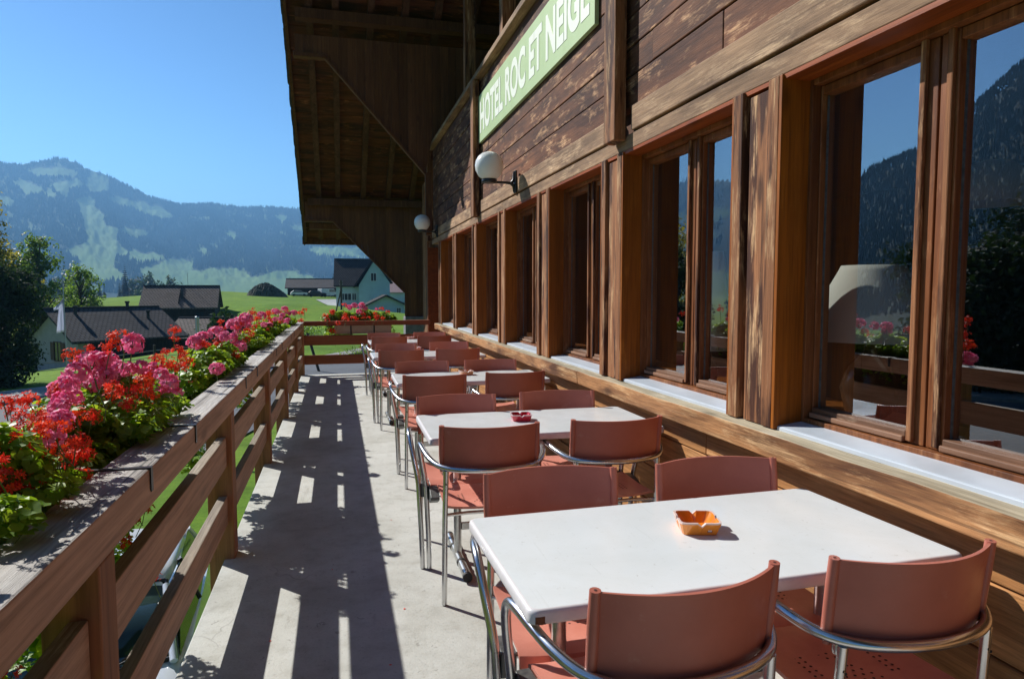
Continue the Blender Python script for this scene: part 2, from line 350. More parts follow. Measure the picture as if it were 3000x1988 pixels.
gm = nt.nodes.new('ShaderNodeGamma'); gm.inputs[1].default_value = 1.95; nt.links.new(vm('SCALE', sk.outputs[0], .10), gm.inputs[0])
nt.links.new(vm('MULTIPLY', gm.outputs[0], (11.4, 11.3, 9.6)), bg.inputs[0]); bg.inputs[1].default_value = .138
scene.view_settings.view_transform = 'Standard'; scene.view_settings.look = 'None'; scene.view_settings.exposure = .6; scene.view_settings.gamma = 1
scene.render.engine = 'CYCLES'
scene.cycles.max_bounces = 8; scene.cycles.transparent_max_bounces = 12; scene.cycles.volume_bounces = 0
scene.cycles.sample_clamp_indirect = 6; scene.cycles.caustics_reflective = False; scene.cycles.caustics_refractive = False

# ------------------------------------------------------------------ terrain
def tps(pts):
    P = np.array(pts, float); n = len(P); xy = P[:, :2]/40
    d = np.linalg.norm(xy[:, None]-xy[None], axis=2); K = np.where(d > 0, d*d*np.log(d+1e-12), 0)+np.eye(n)*.002
    A = np.zeros((n+3, n+3)); A[:n, :n] = K; A[:n, n] = 1; A[:n, n+1:] = xy; A[n, :n] = 1; A[n+1:, :n] = xy.T
    w_ = np.linalg.solve(A, np.r_[P[:, 2], 0, 0, 0])
    def f(x, y):
        q = np.stack([x, y], -1)/40; d = np.linalg.norm(q[..., None, :]-xy, axis=-1); k = np.where(d > 0, d*d*np.log(d+1e-12), 0)
        return k@w_[:n]+w_[n]+q@w_[n+1:]
    return f
G0 = -2.7
ctl = [(x, y, G0) for x in (-14, -5, 6, 16) for y in (-25, -8, 8, 22)]+[(-1.6,39.8,G0),(2,46,G0),(-11.7,28,G0),(-13.3,31.8,G0),(10,40,G0),(-24,14,G0),(-40,-10,-3),(40,10,-2.4),(40,60,-2.0),
    (-20,45,-3.6),(-34,40,-4.2),(-27,68,-5.4),(-19,72,-5.2),(-14.5,84,-3.4),(-8,80,-1.9),(-11,85,-1.15),(-5.4,85,-.55),(-5.4,52,-2.21),(.1,90,-.45),(1,112,-1.0),(8,104,-2.0),(6.4,94,-1.6),(20,110,-2),
    (-30.8,95,-.407),(-30,105,.04),(-31,125,.65),(-28,135,1.0),(-21.3,140,1.35),(-16.7,135,.77),(-9.8,140,.34),(-2.5,130,.1),(-9.8,160,.4),(8,150,.0),(-40,150,-.5),(-25,165,.2),(-60,60,-6),(-70,110,-4),(-60,160,-3),
    (-30,200,-6),(10,200,-4),(60,160,-2),(-100,30,-6),(-100,-40,-5),(60,-40,-2.5),(0,-60,-2.7),(-90,200,-9)]
near = tps(ctl)
RID = [(-180,5),(-120,6),(-90,8),(-72,12),(-60,16),(-55,17),(-50.4,15.1),(-48.4,13.3),(-47,12.1),(-44.6,10.1),(-41.5,9.0),(-40.7,8.4),(-36,8.0),(-31.5,8.75),(-30.1,8.8),(-28.7,8.95),(-27.9,8.6),(-25,8.1),(-23,8.55),
    (-22.05,8.39),(-21.12,8.35),(-19.66,8.78),(-18.9,9.02),(-18.41,8.99),(-17.66,8.83),(-17.16,8.44),(-16.12,8.24),(-14.53,7.46),(-13.17,6.79),(-11.18,6.37),(-9.4,6.59),(-6.97,6.38),(-5.08,6.46),(-2.82,6.41),(0,6.2),(3,5.9),(8,5.5),(20,5),(60,5),(120,5),(180,5)]
ra = np.array([a for a, _ in RID], float); re = np.array([e for _, e in RID])
def vnoise(x, y, seed, octs=5):
    """value noise, numpy"""
    out = np.zeros_like(x); amp = 1; tot = 0
    rs = np.random.RandomState(seed); T = rs.rand(256, 256)
    for o in range(octs):
        xi = np.floor(x).astype(int); yi = np.floor(y).astype(int); fx = x-xi; fy = y-yi; fx = fx*fx*(3-2*fx); fy = fy*fy*(3-2*fy)
        g = lambda i, j: T[(xi+i) % 256, (yi+j) % 256]
        out += amp*((g(0,0)*(1-fx)+g(1,0)*fx)*(1-fy)+(g(0,1)*(1-fx)+g(1,1)*fx)*fy); tot += amp; amp *= .5; x = x*2.03+17; y = y*2.03+9
    return out/tot-.5
R1, R2 = 1700., 4300.
def height(az, r):
    """az in degrees from +Y toward +X"""
    x = r*np.sin(np.radians(az)); y = r*np.cos(np.radians(az))
    zn = near(np.clip(x, -150, 90), np.clip(y, -90, 215))
    em = np.interp(az, ra, re)
    steep = np.clip((-az-25)/17, 0, 1); steep = steep*steep*(3-2*steep)*np.clip((az+100)/30, 0, 1)
    r1 = R1*(1-steep)+290*steep; r2 = R2*(1-steep)+950*steep
    zv = -14+4*np.clip((r-300)/1200, 0, 1)
    t_ = np.clip((r-r1)/(r2-r1), 0, 1)
    e0 = np.degrees(np.arctan2(zv-1.4, r)); g = t_**.92
    wob = vnoise(az*.55+40, t_*5+3, 3, 4)*1.5*np.sin(np.pi*np.clip(t_, 0, 1))**.7
    z = 1.4+r*np.tan(np.radians(e0+(em-e0)*g+wob))
    z = np.where(r > r2, (1.4+r2*np.tan(np.radians(em)))-(r-r2)*.55, z)
    z = np.where(t_ <= 0, zv, z)
    b = np.clip((r-165)/110, 0, 1); b = b*b*(3-2*b)
    return np.where(r < 165, zn, zn*(1-b)+z*b)
MEADOW = [[(-17.59, 6.39), (-16.85, 6.5), (-16.93, 5.92), (-16.28, 5.17), (-16.35, 4.64), (-15.44, 4.29), (-15.5, 3.35), (-14.84, 2.7), (-15.68, 2.41), (-15.82, 1.73), (-14.79, 0.8), (-16.78, 0.85), (-18.0, 1.23), (-17.52, 2.1), (-18.5, 2.72), (-18.05, 3.0), (-17.38, 2.89), (-17.12, 3.95), (-17.42, 4.98)],
 [(-13.8, 1.63), (-11.67, 2.29), (-10.53, 2.11), (-10.94, 1.47), (-9.91, 1.41), (-8.59, 1.64), (-7.52, 1.58), (-6.32, 0.94), (-4.51, 1.47), (-3.38, 1.48), (-1.67, 0.9), (1.54, 0.3), (1.52, -1.22), (-4.0, -1.3), (-5.67, -1.3), (-9.69, -1.3), (-12.24, -.6), (-13.84, 0.1)],
 [(-16.84, 8.37), (-16.06, 7.99), (-15.92, 7.16), (-16.67, 6.97), (-17.27, 7.31), (-16.98, 7.59)], [(-20.53, 8.15), (-17.63, 8.3), (-17.86, 8.03), (-20.02, 7.89)], [(-21.28, 7.34), (-20.05, 7.08), (-19.91, 6.72), (-20.59, 6.6)],
 [(-15.64, 6.65), (-14.0, 6.36), (-12.56, 5.97), (-11.83, 5.4), (-13.06, 5.61), (-14.49, 6.07), (-15.19, 6.22)], [(-15.02, 4.44), (-13.59, 4.23), (-13.47, 4.1), (-14.56, 4.06)], [(-22.04, 6.24), (-21.44, 5.98), (-21.55, 5.79), (-22.06, 5.81)],
 [(-19.2, 7.22), (-17.65, 7.66), (-17.55, 7.29), (-18.22, 7.11), (-18.46, 6.58)], [(-8.12, 4.46), (-7.32, 4.17), (-7.46, 4.02), (-8.05, 4.29)], [(-2.2, 3.42), (1.89, 3.34), (2.47, 2.74), (-1.34, 2.99)],
 [(-3.37, 5.15), (-2.6, 5.03), (-2.75, 4.66), (-3.31, 4.86)], [(-19.64, 6.81), (-19.21, 6.78), (-19.28, 6.52), (-19.6, 6.56)], [(-14.6, 2.84), (-12.42, 2.49), (-13.17, 2.26), (-14.38, 2.3)], [(-9.99, 3.24), (-9.6, 3.11), (-9.68, 2.69)], [(-4.41, 5.84), (-3.57, 5.73), (-4.14, 5.42)],
 [(-19.3, .5), (-17.6, .6), (-16.5, .1), (-18, -.3), (-20, -.2)], [(-32, 6.2), (-29, 6.6), (-27, 5.8), (-30, 5.2)], [(-31, 4.4), (-27, 4.2), (-25, 3.2), (-29, 3.4)], [(-60, 1.2), (-45, .8), (-30, 1.5), (-24, .6), (-24, -.9), (-60, -.9)]]
def inpoly(x, y, P):
    c = np.zeros(x.shape, bool); n = len(P)
    for i in range(n):
        x1, y1 = P[i]; x2, y2 = P[i-1]
        if y1 == y2: continue
        c ^= ((y1 > y) != (y2 > y)) & (x < (x2-x1)*(y-y1)/(y2-y1)+x1)
    return c
az = np.r_[np.arange(-180, -62, 3.0), np.arange(-62, -23, .35), np.arange(-23, 4, .075), np.arange(4, 22, .6), np.arange(22, 180.1, 4.0)]
rr = np.r_[[.5, 2, 4, 6], np.arange(8, 60, 2.0), np.arange(60, 180, 4), np.geomspace(185, 1650, 34), np.linspace(R1, R2, 150)[0:], [4500, 5200, 6500]]
# steep ranges on the left need their own rows too
A, RR = np.meshgrid(az, rr, indexing='ij')
Z = height(A, RR)
micro = vnoise(A*6+300, RR/60., 8, 3)*np.clip((RR-1700)/1500, 0, 1)*11
Z = Z+micro*(RR < 4350)
X = RR*np.sin(np.radians(A)); Y = RR*np.cos(np.radians(A))
EL = np.degrees(np.arctan2(Z-1.447, RR))
md = np.zeros(A.shape)
jit_a = vnoise(A*2.2+50, EL*2.2+50, 5, 4)*.55; jit_e = vnoise(A*2.5+150, EL*2.5+90, 6, 4)*.4
for P in MEADOW:
    for da, de in ((0,0),(.16,0),(-.16,0),(0,.12),(0,-.12)): md = np.maximum(md, inpoly(A+jit_a+da, EL+jit_e+de, P).astype(float))
md[RR < 300] = 1; md[(A < -33) & (RR > 290)] = 0; md[(RR < 900) & (A > -33)] = 1
md = np.where((RR > 260) & (RR < 900) & (A > -33) & (vnoise(A*1.1+9, RR/130., 12, 3) > .07), 0, md)
scat = vnoise(A*1.7+80, EL*2.6+40, 21, 4); md = np.where((RR > 1700) & (A > -31) & (scat > .19), np.maximum(md, .45), md)
na, nr = A.shape
me = bpy.data.meshes.new('ground')
vs = np.stack([X, Y, Z], -1).reshape(-1, 3)
idx = np.arange(na*nr).reshape(na, nr)
q = np.stack([idx[:-1, :-1], idx[1:, :-1], idx[1:, 1:], idx[:-1, 1:]], -1).reshape(-1, 4)
me.from_pydata([tuple(v) for v in vs], [], [tuple(map(int, f[::-1])) for f in q])
at = me.attributes.new('meadow', 'FLOAT', 'POINT'); at.data.foreach_set('value', md.reshape(-1).astype(np.float32))
me.polygons.foreach_set('use_smooth', [True]*len(me.polygons)); me.update()
t = NT('ground_grass_forest'); v = t.map((1,1,1))
atn = t.n('ShaderNodeAttribute', attribute_name='meadow')
gr = t.ramp(t.noise(v, .09, 6, .6), [(.3, (.085,.17,.016,1)), (.5, (.125,.225,.022,1)), (.72, (.18,.27,.035,1))])
gr = t.mix(.75, gr, t.ramp(t.noise(v, 1.4, 6, .7), [(.3, (.6,.62,.5,1)), (.5, (1,1,1,1)), (.7, (1.25,1.2,1.1,1))]), 'MULTIPLY')
gr = t.mix(.8, gr, t.ramp(t.noise(t.map((.16,.5,.3)), 1.0, 6, .72, 1.5), [(.3, (.62,.66,.6,1)), (.5, (1,1,1,1)), (.68, (1.3,1.18,.9,1))]), 'MULTIPLY')
gr = t.mix(.6, gr, t.ramp(t.noise(v, 14, 4, .7), [(.3, (.6,.65,.5,1)), (.7, (1.3,1.25,1.2,1))]), 'MULTIPLY')
fo = t.ramp(t.noise(v, .02, 6, .7), [(.3, (.012,.026,.014,1)), (.7, (.035,.055,.025,1))])
far = t.ramp(t.noise(v, .006, 6, .65), [(.3, (.10,.19,.05,1)), (.7, (.17,.25,.075,1))])
cd_ = t.n('ShaderNodeVectorMath', operation='LENGTH'); t.l(t.co.outputs['Object'], cd_.inputs[0])
farf = t.n('ShaderNodeMapRange'); farf.inputs[1].default_value = 400; farf.inputs[2].default_value = 1600; t.l(cd_.outputs['Value'], farf.inputs[0])
mdw = t.mix(farf.outputs[0], gr, far)
c = t.mix(atn.outputs['Fac'], fo, mdw)
M['ground'] = t.done(t.principled(c, .95, bump=t.noise(v, 20, 4, .7), bs=.25, bd=.03, spec=.1))
me.materials.append(M['ground'])
ground = link(bpy.data.objects.new('ground', me)); tag(ground, kind='structure')
def gz(x, y):
    a = math.degrees(math.atan2(x, y)); return float(height(np.array([a]), np.array([math.hypot(x, y)]))[0])

# forest of the mountain slopes: one mass of small conifers
rs = np.random.RandomState(4)
N = 42000
fa = rs.uniform(-58, 4, N); fa = np.where(rs.rand(N) < .72, rs.uniform(-23, 4, N), fa); fr = np.sqrt(rs.uniform(1750**2, 4320**2, N))
steep = np.clip((-fa-25)/17, 0, 1); steep = steep*steep*(3-2*steep); fr = np.where(steep > .3, np.sqrt(rs.uniform(330**2, 1500**2, N)), fr)
fz = height(fa, fr); fe = np.degrees(np.arctan2(fz-1.447, fr))
ja = vnoise(fa*2.2+50, fe*2.2+50, 5, 4)*.55; je = vnoise(fa*2.5+150, fe*2.5+90, 6, 4)*.4
keep = np.ones(N, bool)
for P in MEADOW:
    for da, de in ((0,0),(.2,0),(-.2,0),(0,.16),(0,-.22)): keep &= ~inpoly(fa+ja+da, fe+je+de, P)
keep &= (vnoise(fa*1.7+80, fe*2.6+40, 21, 4) < .21) | (rs.rand(N) < .2)
fa, fr, fz = fa[keep], fr[keep], fz[keep]
ea = rs.uniform(-60, -36, 24000); er = np.sqrt(rs.uniform(330**2, 960**2, 24000)); ez = height(ea, er)
fa = np.r_[fa, ea]; fr = np.r_[fr, er]; fz = np.r_[fz, ez]
fx = fr*np.sin(np.radians(fa)); fy = fr*np.cos(np.radians(fa)); n = len(fx)
hh = rs.uniform(8, 19, n); ww = hh*rs.uniform(.2, .36, n); sc = np.where(fr < 1700, .42, 1.0); hh *= sc; ww *= sc; nr_ = fr < 1500; hh = np.where(nr_, rs.uniform(2.2, 5.0, n), hh); ww = np.where(nr_, hh*rs.uniform(.25, .42, n), ww)
ang = rs.rand(n)*6.28
V = np.zeros((n, 5, 3)); V[:, 0] = np.stack([fx, fy, fz+hh], -1)
for k in range(4):
    V[:, k+1] = np.stack([fx+ww*np.cos(ang+k*1.5708), fy+ww*np.sin(ang+k*1.5708), fz-2*np.ones(n)], -1)
base = (np.arange(n)*5)[:, None, None]; F = (np.array([[0,1,2],[0,2,3],[0,3,4],[0,4,1]])[None]+base).reshape(-1, 3)
me = bpy.data.meshes.new('forest'); me.from_pydata([tuple(p) for p in V.reshape(-1, 3)], [], [tuple(map(int, f)) for f in F]); me.materials.append(M['needle'])
fo_ = link(bpy.data.objects.new('mountain_forest', me)); tag(fo_, 'dark spruce forest covering the mountain slopes', 'forest', kind='stuff')

# haze
hz = MB(); hz.box(-7000, 7000, -7000, 7000, -60, 800)
t = NT('haze_air'); pv = t.n('ShaderNodeVolumePrincipled'); pv.inputs['Color'].default_value = (.26,.58,1,1); pv.inputs['Density'].default_value = .00022; pv.inputs['Anisotropy'].default_value = .2
t.l(pv.outputs[0], t.out.inputs['Volume']); M['haze'] = t.m
ho = hz.build('haze', M['haze']); tag(ho, kind='stuff')

# road, kerb, gravel yard
def sheet(name, near_e, far_e, lift, mat, kind='structure', n=24, m=8):
    def along(P, s):
        P = [Vector((a, b)) for a, b in P]; L = [0]
        for i in range(1, len(P)): L.append(L[-1]+(P[i]-P[i-1]).length)
        d = s*L[-1]
        for i in range(1, len(P)):
            if d <= L[i]+1e-9: return P[i-1].lerp(P[i], (d-L[i-1])/(L[i]-L[i-1]))
        return P[-1]
    mb = MB(); vs = []
    for i in range(n+1):
        a = along(near_e, i/n); b = along(far_e, i/n)
        for j in range(m+1):
            p = a.lerp(b, j/m); vs.append((p.x, p.y, gz(p.x, p.y)+lift))
    mb.add(vs, [(i*(m+1)+j, (i+1)*(m+1)+j, (i+1)*(m+1)+j+1, i*(m+1)+j+1) for i in range(n) for j in range(m)], 0, True)
    o = mb.build(name, mat); return tag(o, kind=kind)
sheet('road', [(-30,-4),(-16,6),(-9,13),(-3.2,18.5),(-1.2,26),(3,33),(13,46),(30,60)], [(-46,6),(-24,16),(-11.7,28),(-10.4,29.7),(-1.6,39.8),(2,46),(10,58),(26,76)], .05, M['asphalt'], n=40)
sheet('verge_path', [(-46,6.6),(-24,16.6),(-12,28.5),(-10.7,30.2),(-1.9,40.3),(1.7,46.5),(9.6,58.5)], [(-48,9.5),(-26,19),(-13.4,31.6),(-12,33.2),(-2.6,41.4),(1,47.2),(8.8,59)], .10, M['kerb'], n=40, m=3)
sheet('gravel_yard', [(-1.2,108),(1.2,107),(2.2,108)], [(-3.5,122),(0,126),(1,128)], .12, M['gravel'], n=10, m=5)
kb = MB()
kp = [(-46,6.3),(-24,16.3),(-11.85,28.2),(-10.55,29.9),(-1.75,40.0),(1.85,46.2),(9.8,58.2)]
for i in range(len(kp)-1):
    a = Vector(kp[i]); b = Vector(kp[i+1]); d = (b-a); u = d.normalized(); nrm = Vector((-u.y, u.x))*.09
    vs = []
    for p in (a, b):
        z = gz(p.x, p.y)
        for s_, h_ in ((-1, 0), (1, 0), (1, .17), (-1, .17)): vs.append((p.x+nrm.x*s_, p.y+nrm.y*s_, z+h_))
    kb.add(vs, [(0,1,5,4),(1,2,6,5),(2,3,7,6),(3,0,4,7),(0,3,2,1),(4,5,6,7)])
tag(kb.build('kerb', M['kerb']), kind='structure')

# ------------------------------------------------------------------ terrace floor and railing
mb = MB(); mb.box(-.615, 1.72, -3, 12.27, -.26, 0)
tag(mb.build('terrace_floor', M['concrete'], bevel=.006), kind='structure')
POSTS = [-.27, 1.84, 3.94, 6.04, 8.14, 10.24]
rail = empty('terrace_railing', (-.62, 6, 0)); tag(rail, 'brown wooden terrace railing with weathered grey handrail', 'railing')
OFF = Vector((.62, -6, 0))
def rpart(mb, name, mats, bevel=.004):
    o = mb.build(name, mats, rail, bevel=bevel); o.location = OFF; return o
def grooved(mb, x0, x1, y0, y1, z0, z1, mi, top):
    mb.box(x0, x1, y0, y1, z0, z1, mi, top)
for a, b in ((-2.6, 1.2), (1.203, 4.8), (4.803, 9.2), (9.203, 12.29)):
    mb = MB(); mb.prism([(-.70,.835),(-.60,.835),(-.60,.795),(-.558,.795),(-.558,.912),(-.70,.912)], a, b, 'y'); mb.m[2+4] = 1; rpart(mb, 'handrail', [M['rail'], M['railtop']], .006)
mb = MB(); mb.box(-.552, 1.60, 12.17, 12.31, .845, .925); rpart(mb, 'handrail', [M['railx']], .005)
for y in POSTS:
    mb = MB(); mb.box(-.69, -.56, y-.06, y+.06, -.24, .794); rpart(mb, 'post', M['post'], .005)
mb = MB(); mb.box(-.69, -.56, 12.18, 12.30, -.24, .794); rpart(mb, 'post', M['post'], .005)
ys = [-2.6]+[p for p in POSTS]+[12.24]
for i in range(len(ys)-1):
    for z0, z1 in ((.508, .668), (.195, .348)):
        mb = MB(); e = rnd.uniform(-.004, .004); mb.box(-.632+e, -.588+e, ys[i]+.061, ys[i+1]-.061, z0, z1, 0, 1); rpart(mb, 'slat', [M['rail'], M['slattop']], .004)
for z0, z1 in ((.51, .68), (.18, .34)):
    mb = MB(); mb.box(-.558, 1.60, 12.215, 12.255, z0, z1); rpart(mb, 'slat', M['railx'], .004)

# ------------------------------------------------------------------ hotel building
H = empty('hotel_building', (1.65, 6, 0)); tag(H, 'dark weathered wooden chalet hotel with a row of deep windows along the terrace', 'building')
def hp(mb, name, mats, bevel=0, parent=None, **kw):
    o = mb.build(name, mats, parent or H, bevel=bevel, **kw)
    if not parent: o.location = (-1.65, -6, 0)
    return o
# horizontal siding between header and balcony line
mb = MB()
zs = [2.506, 2.690, 2.858, 3.03, 3.205, 3.38, 3.56, 3.735, 3.905]
for i in range(len(zs)-1):
    y = -4.5
    while y < 12.28:
        L = rnd.uniform(2.6, 5.4); y2 = min(y+L, 12.30)
        if 12.3-y2 < 1: y2 = 12.30
        e = rnd.uniform(-.003, .003)
        mb.box(1.684+e, 1.74, y, y2-.002, zs[i]+.004, zs[i+1]-.004); y = y2
hp(mb, 'siding', M['siding'], .005)
mb = MB(); mb.box(1.66, 1.74, -4.5, 3.73, 2.368, 2.505); mb.box(1.66, 1.74, 4.03, 8.0, 2.368, 2.505); mb.box(1.66, 1.74, 8.28, 12.30, 2.368, 2.505)
hp(mb, 'siding_base_board', M['siding_pale'], .005)
mb = MB(); mb.box(1.60, 1.80, -4.5, 12.31, 3.908, 3.965); hp(mb, 'balcony_cap', M['siding_pale'], .005)
mb = MB(); mb.box(1.70, 1.80, -4.5, 12.3, 2.3, 2.37); hp(mb, 'siding_backing', M['darkplank'])
mb = MB(); mb.box(1.741, 1.80, -4.5, 12.3, 2.37, 3.905); hp(mb, 'siding_backing', M['darkplank'])
for y in (-.3, 3.88, 8.14, 12.3):
    mb = MB(); w_ = .085 if y < 12 else .05
    mb.box(1.585, 1.659 if y < 12 else 1.74, y-w_, y+w_, 2.325, 3.906); hp(mb, 'batten', M['pier'], .006)
# header
mb = MB(); mb.box(1.665, 1.80, -4.5, 6.9, 2.268, 2.352, 0); mb.box(1.665, 1.80, 6.904, 12.3, 2.268, 2.352, 0); hp(mb, 'header_beam', M['siding_pale'], .004)
PIER = [(-.60,-.26), (.87,1.21), (2.33,2.67), (3.83,4.18), (5.29,5.64), (6.77,7.10), (8.24,8.53), (9.71,10.0), (11.17,11.45)]
for a, b in PIER:
    mb = MB(); d = b-a
    mb.box(1.655, 1.80, a+.0185, a+d*.25, .902, 2.266); mb.box(1.664, 1.79, a+d*.252, a+d*.64, .902, 2.235); mb.box(1.72, 1.79, a+d*.64, a+d*.75, .902, 2.2)
    mb.box(1.652, 1.80, a+d*.75, b-.0185, .902, 2.266)
    hp(mb, 'window_pier', M['pier'], .004)
    for yy, s_ in ((a, 1), (b, -1)):
        m2 = MB(); m2.box(1.657, 1.83, min(yy, yy+s_*.018), max(yy, yy+s_*.018), .902, 2.266); hp(m2, 'window_reveal', M['reveal'], .002)
mb = MB(); mb.box(1.667, 1.89, -4.5, 11.6, 2.250, 2.267); hp(mb, 'window_soffit', M['soffit'])
# sill beam, lower wall
def beam(mb, y0, y1):
    n = max(2, int((y1-y0)/.25)); vs = []
    for i in range(n+1):
        y = y0+(y1-y0)*i/n; j = lambda a: rnd.uniform(-a, a)
        vs += [(1.605+j(.002), y, .800+j(.003)), (1.80, y, .80), (1.80, y, .905), (1.600+j(.002), y, .893+j(.003))]
    mb.add(vs, [(i*4+k, i*4+(k+1) % 4, i*4+4+(k+1) % 4, i*4+4+k) for i in range(n) for k in (0, 1, 3)], 0)
    b = len(mb.v)-len(vs)
    for i in range(n): mb.f.append([b+i*4+2, b+i*4+3, b+i*4+7, b+i*4+6]); mb.m.append(1); mb.sm.append(False)
    for e_ in (0, n*4): mb.f.append([b+e_+k for k in range(4)]); mb.m.append(0); mb.sm.append(False)
for a, b in ((-4.5, 4.46), (4.463, 11.62)):
    mb = MB(); beam(mb, a, b); hp(mb, 'sill_beam', [M['sillbeam'], M['silltop']], .006)
mb = MB(); z = -.1
for h_ in (.16, .2, .2, .2, .138):
    for a, b in ((-4.5, 2.9), (2.903, 7.3), (7.303, 11.6)): mb.box(1.70+rnd.uniform(-.003,.003), 1.78, a, b, z+.003, z+h_-.003)
    z += h_
hp(mb, 'lower_wall', M['lowwall'], .005)
mb = MB(); mb.box(1.781, 1.95, -4.5, 11.6, -2.9, .90); hp(mb, 'wall_core', M['plaster'])
mb = MB(); mb.box(1.72, 1.80, -4.5, 12.25, -2.9, -.262); hp(mb, 'base_wall', M['plaster'])
# windows
GX = 1.862
def window(ya, yb):
    wn = empty('window', (0, 0, 0)); wn.parent = H; wn.location = (-1.67, -6, 0); ya -= .018; yb += .018
    z0, z1 = .925, 2.25; ym = (ya+yb)/2
    mb = MB()
    mb.box(1.80, 1.90, yb-.036, yb-.019, z0, z1); mb.box(1.80, 1.90, ya+.019, ya+.036, z0, z1)
    mb.box(1.80, 1.90, ya+.037, yb-.037, z1-.022, z1); mb.box(1.80, 1.90, ya+.037, yb-.037, z0-.004, z0+.02)
    mb.build('frame', M['frame_z'], wn, bevel=.002)
    for s_ in (-1, 1):
        a, b = (ym+.004, yb-.038) if s_ > 0 else (ya+.038, ym-.004)
        mb = MB(); st = .052; near_st = .066
        ia, ib = (a+near_st, b-.008) if s_ > 0 else (a+.03, b-near_st)
        mb.box(1.835, 1.895, a, ia, z0+.022, z1-.024); mb.box(1.835, 1.895, ib, b, z0+.022, z1-.024)
        mb.box(1.836, 1.894, ia+.001, ib-.001, z1-.058, z1-.025)
        # weathered bottom member with drip edge
        mb2 = MB(); mb2.box(1.828, 1.894, ia+.001, ib-.001, z0+.023, z0+.062); mb2.box(1.815, 1.85, ia+.001, ib-.001, z0+.024, z0+.044)
        c1 = mb.build('casement', M['frame_z'], wn, bevel=.003); mb2.build('bottom_rail', M['frame_y'], c1, bevel=.004)
        mg = MB(); mg.box(GX, GX+.02, ia-.002, ib+.002, z0+.060, z1-.056); mg.build('pane', M['glass'], c1)
        ms = MB(); ms.box(GX-.004, GX+.001, ib-.006, ib+.001, z0+.062, z1-.058); ms.box(GX-.004, GX+.001, ia, ia+.006, z0+.062, z1-.058); ms.build('seal', M['darkmetal'], c1)
    mb = MB()   # cover strips on the meeting stiles
    for s_ in (-1, 1): mb.box(1.818, 1.834, ym+s_*.05-.011, ym+s_*.05+.011, z0+.03, 2.23)
    mb.build('cover_strip', M['pier'], wn, bevel=.004)
    mh = MB(); mh.tube([(1.896, ym+.03, 1.5), (1.93, ym+.03, 1.5), (1.935, ym+.03, 1.38)], .008, 8); mh.build('handle', M['metal'], wn)
    # painted metal sill with raised ends
    mz = MB(); a, b = ya+.02, yb-.02
    prof = [(1.70, .906), (1.697, .897), (1.693, .897), (1.693, .912), (1.70, .9155), (1.825, .930), (1.830, .942), (1.834, .942), (1.834, .905)]
    mz.prism(prof, a, b, 'y'); mz.build('metal_sill', M['zinc'], wn, bevel=.001)
    return wn
for i in range(len(PIER)-1): window(PIER[i][1], PIER[i+1][0])
# door bay beyond the last pier
dr = empty('door'); dr.parent = H; dr.location = (-1.65, -6, 0)
mb = MB(); mb.box(1.66, 2.05, 12.88, 12.93, 0, 2.25); mb.build('frame', M['soffit'], dr, bevel=.003)
mb = MB(); mb.box(1.98, 2.03, 11.62, 12.88, .02, 2.22); lf = mb.build('leaf', M['reveal'], dr, bevel=.003)
mb = MB(); mb.box(1.972, 1.979, 11.75, 12.72, .9, 2.05); mb.build('pane', M['glass'], lf)
mb = MB(); mb.tube([(1.98, 12.76, 1.05), (1.91, 12.78, 1.05), (1.91, 12.80, 1.17)], .011, 8); mb.build('handle', M['metal'], dr)
mb = MB()
for k in range(5): mb.box(1.655+.004*(k % 2), 1.72, 12.935+k*.13, 13.06+k*.13, -2.8, 3.5)
hp(mb, 'corner_boards', M['pier'], .003)
mb = MB(); mb.box(1.8, 2.1, 11.6, 12.93, 2.25, 2.37); mb.box(1.8, 2.4, 11.6, 12.93, -.3, 0); hp(mb, 'door_lintel', M['darkplank'])
# inside room: floor, ceiling, back wall with its own door and wainscot
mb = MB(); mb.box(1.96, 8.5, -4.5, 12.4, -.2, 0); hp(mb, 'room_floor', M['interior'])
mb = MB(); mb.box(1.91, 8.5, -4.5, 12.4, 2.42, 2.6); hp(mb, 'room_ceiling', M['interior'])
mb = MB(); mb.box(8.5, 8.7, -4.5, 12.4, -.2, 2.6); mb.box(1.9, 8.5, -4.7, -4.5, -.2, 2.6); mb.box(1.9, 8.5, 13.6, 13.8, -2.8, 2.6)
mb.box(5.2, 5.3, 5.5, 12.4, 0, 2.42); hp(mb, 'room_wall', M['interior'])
mb = MB(); mb.box(1.951, 2.50, -4.5, 11.55, .84, .885); hp(mb, 'inner_sill', M['reveal'], .004)
# upper storey, recessed behind the balcony
mb = MB(); y = -4.5
while y < 12.2:
    mb.box(2.9+rnd.uniform(0,.012), 3.0, y, y+.145, 2.62, 9.8); y += .15
hp(mb, 'upper_wall', M['darkplank'])
mb = MB(); mb.box(1.80, 2.9, -4.5, 12.3, 3.70, 3.80); hp(mb, 'balcony_floor', M['darkplank'])
for y in (2.3, 6.95, 9.0):
    mb = MB(); mb.box(1.66, 1.80, y-.07, y+.07, 3.966, 7.9 if y > 5 else 9.5); hp(mb, 'balcony_post', M['pier'], .004)
for y in (7.4, 9.5):
    sh = MB()
    for k in range(10): sh.box(2.80+.018*(k % 2), 2.86+.018*(k % 2), y+k*.07, y+k*.07+.062, 3.85, 6.2)
    hp(sh, 'balcony_shutter', M['shutter'], .004)
mb = MB(); mb.box(2.86, 2.899, 8.2, 9.3, 4.6, 6.0); hp(mb, 'upper_window', M['farglass'])
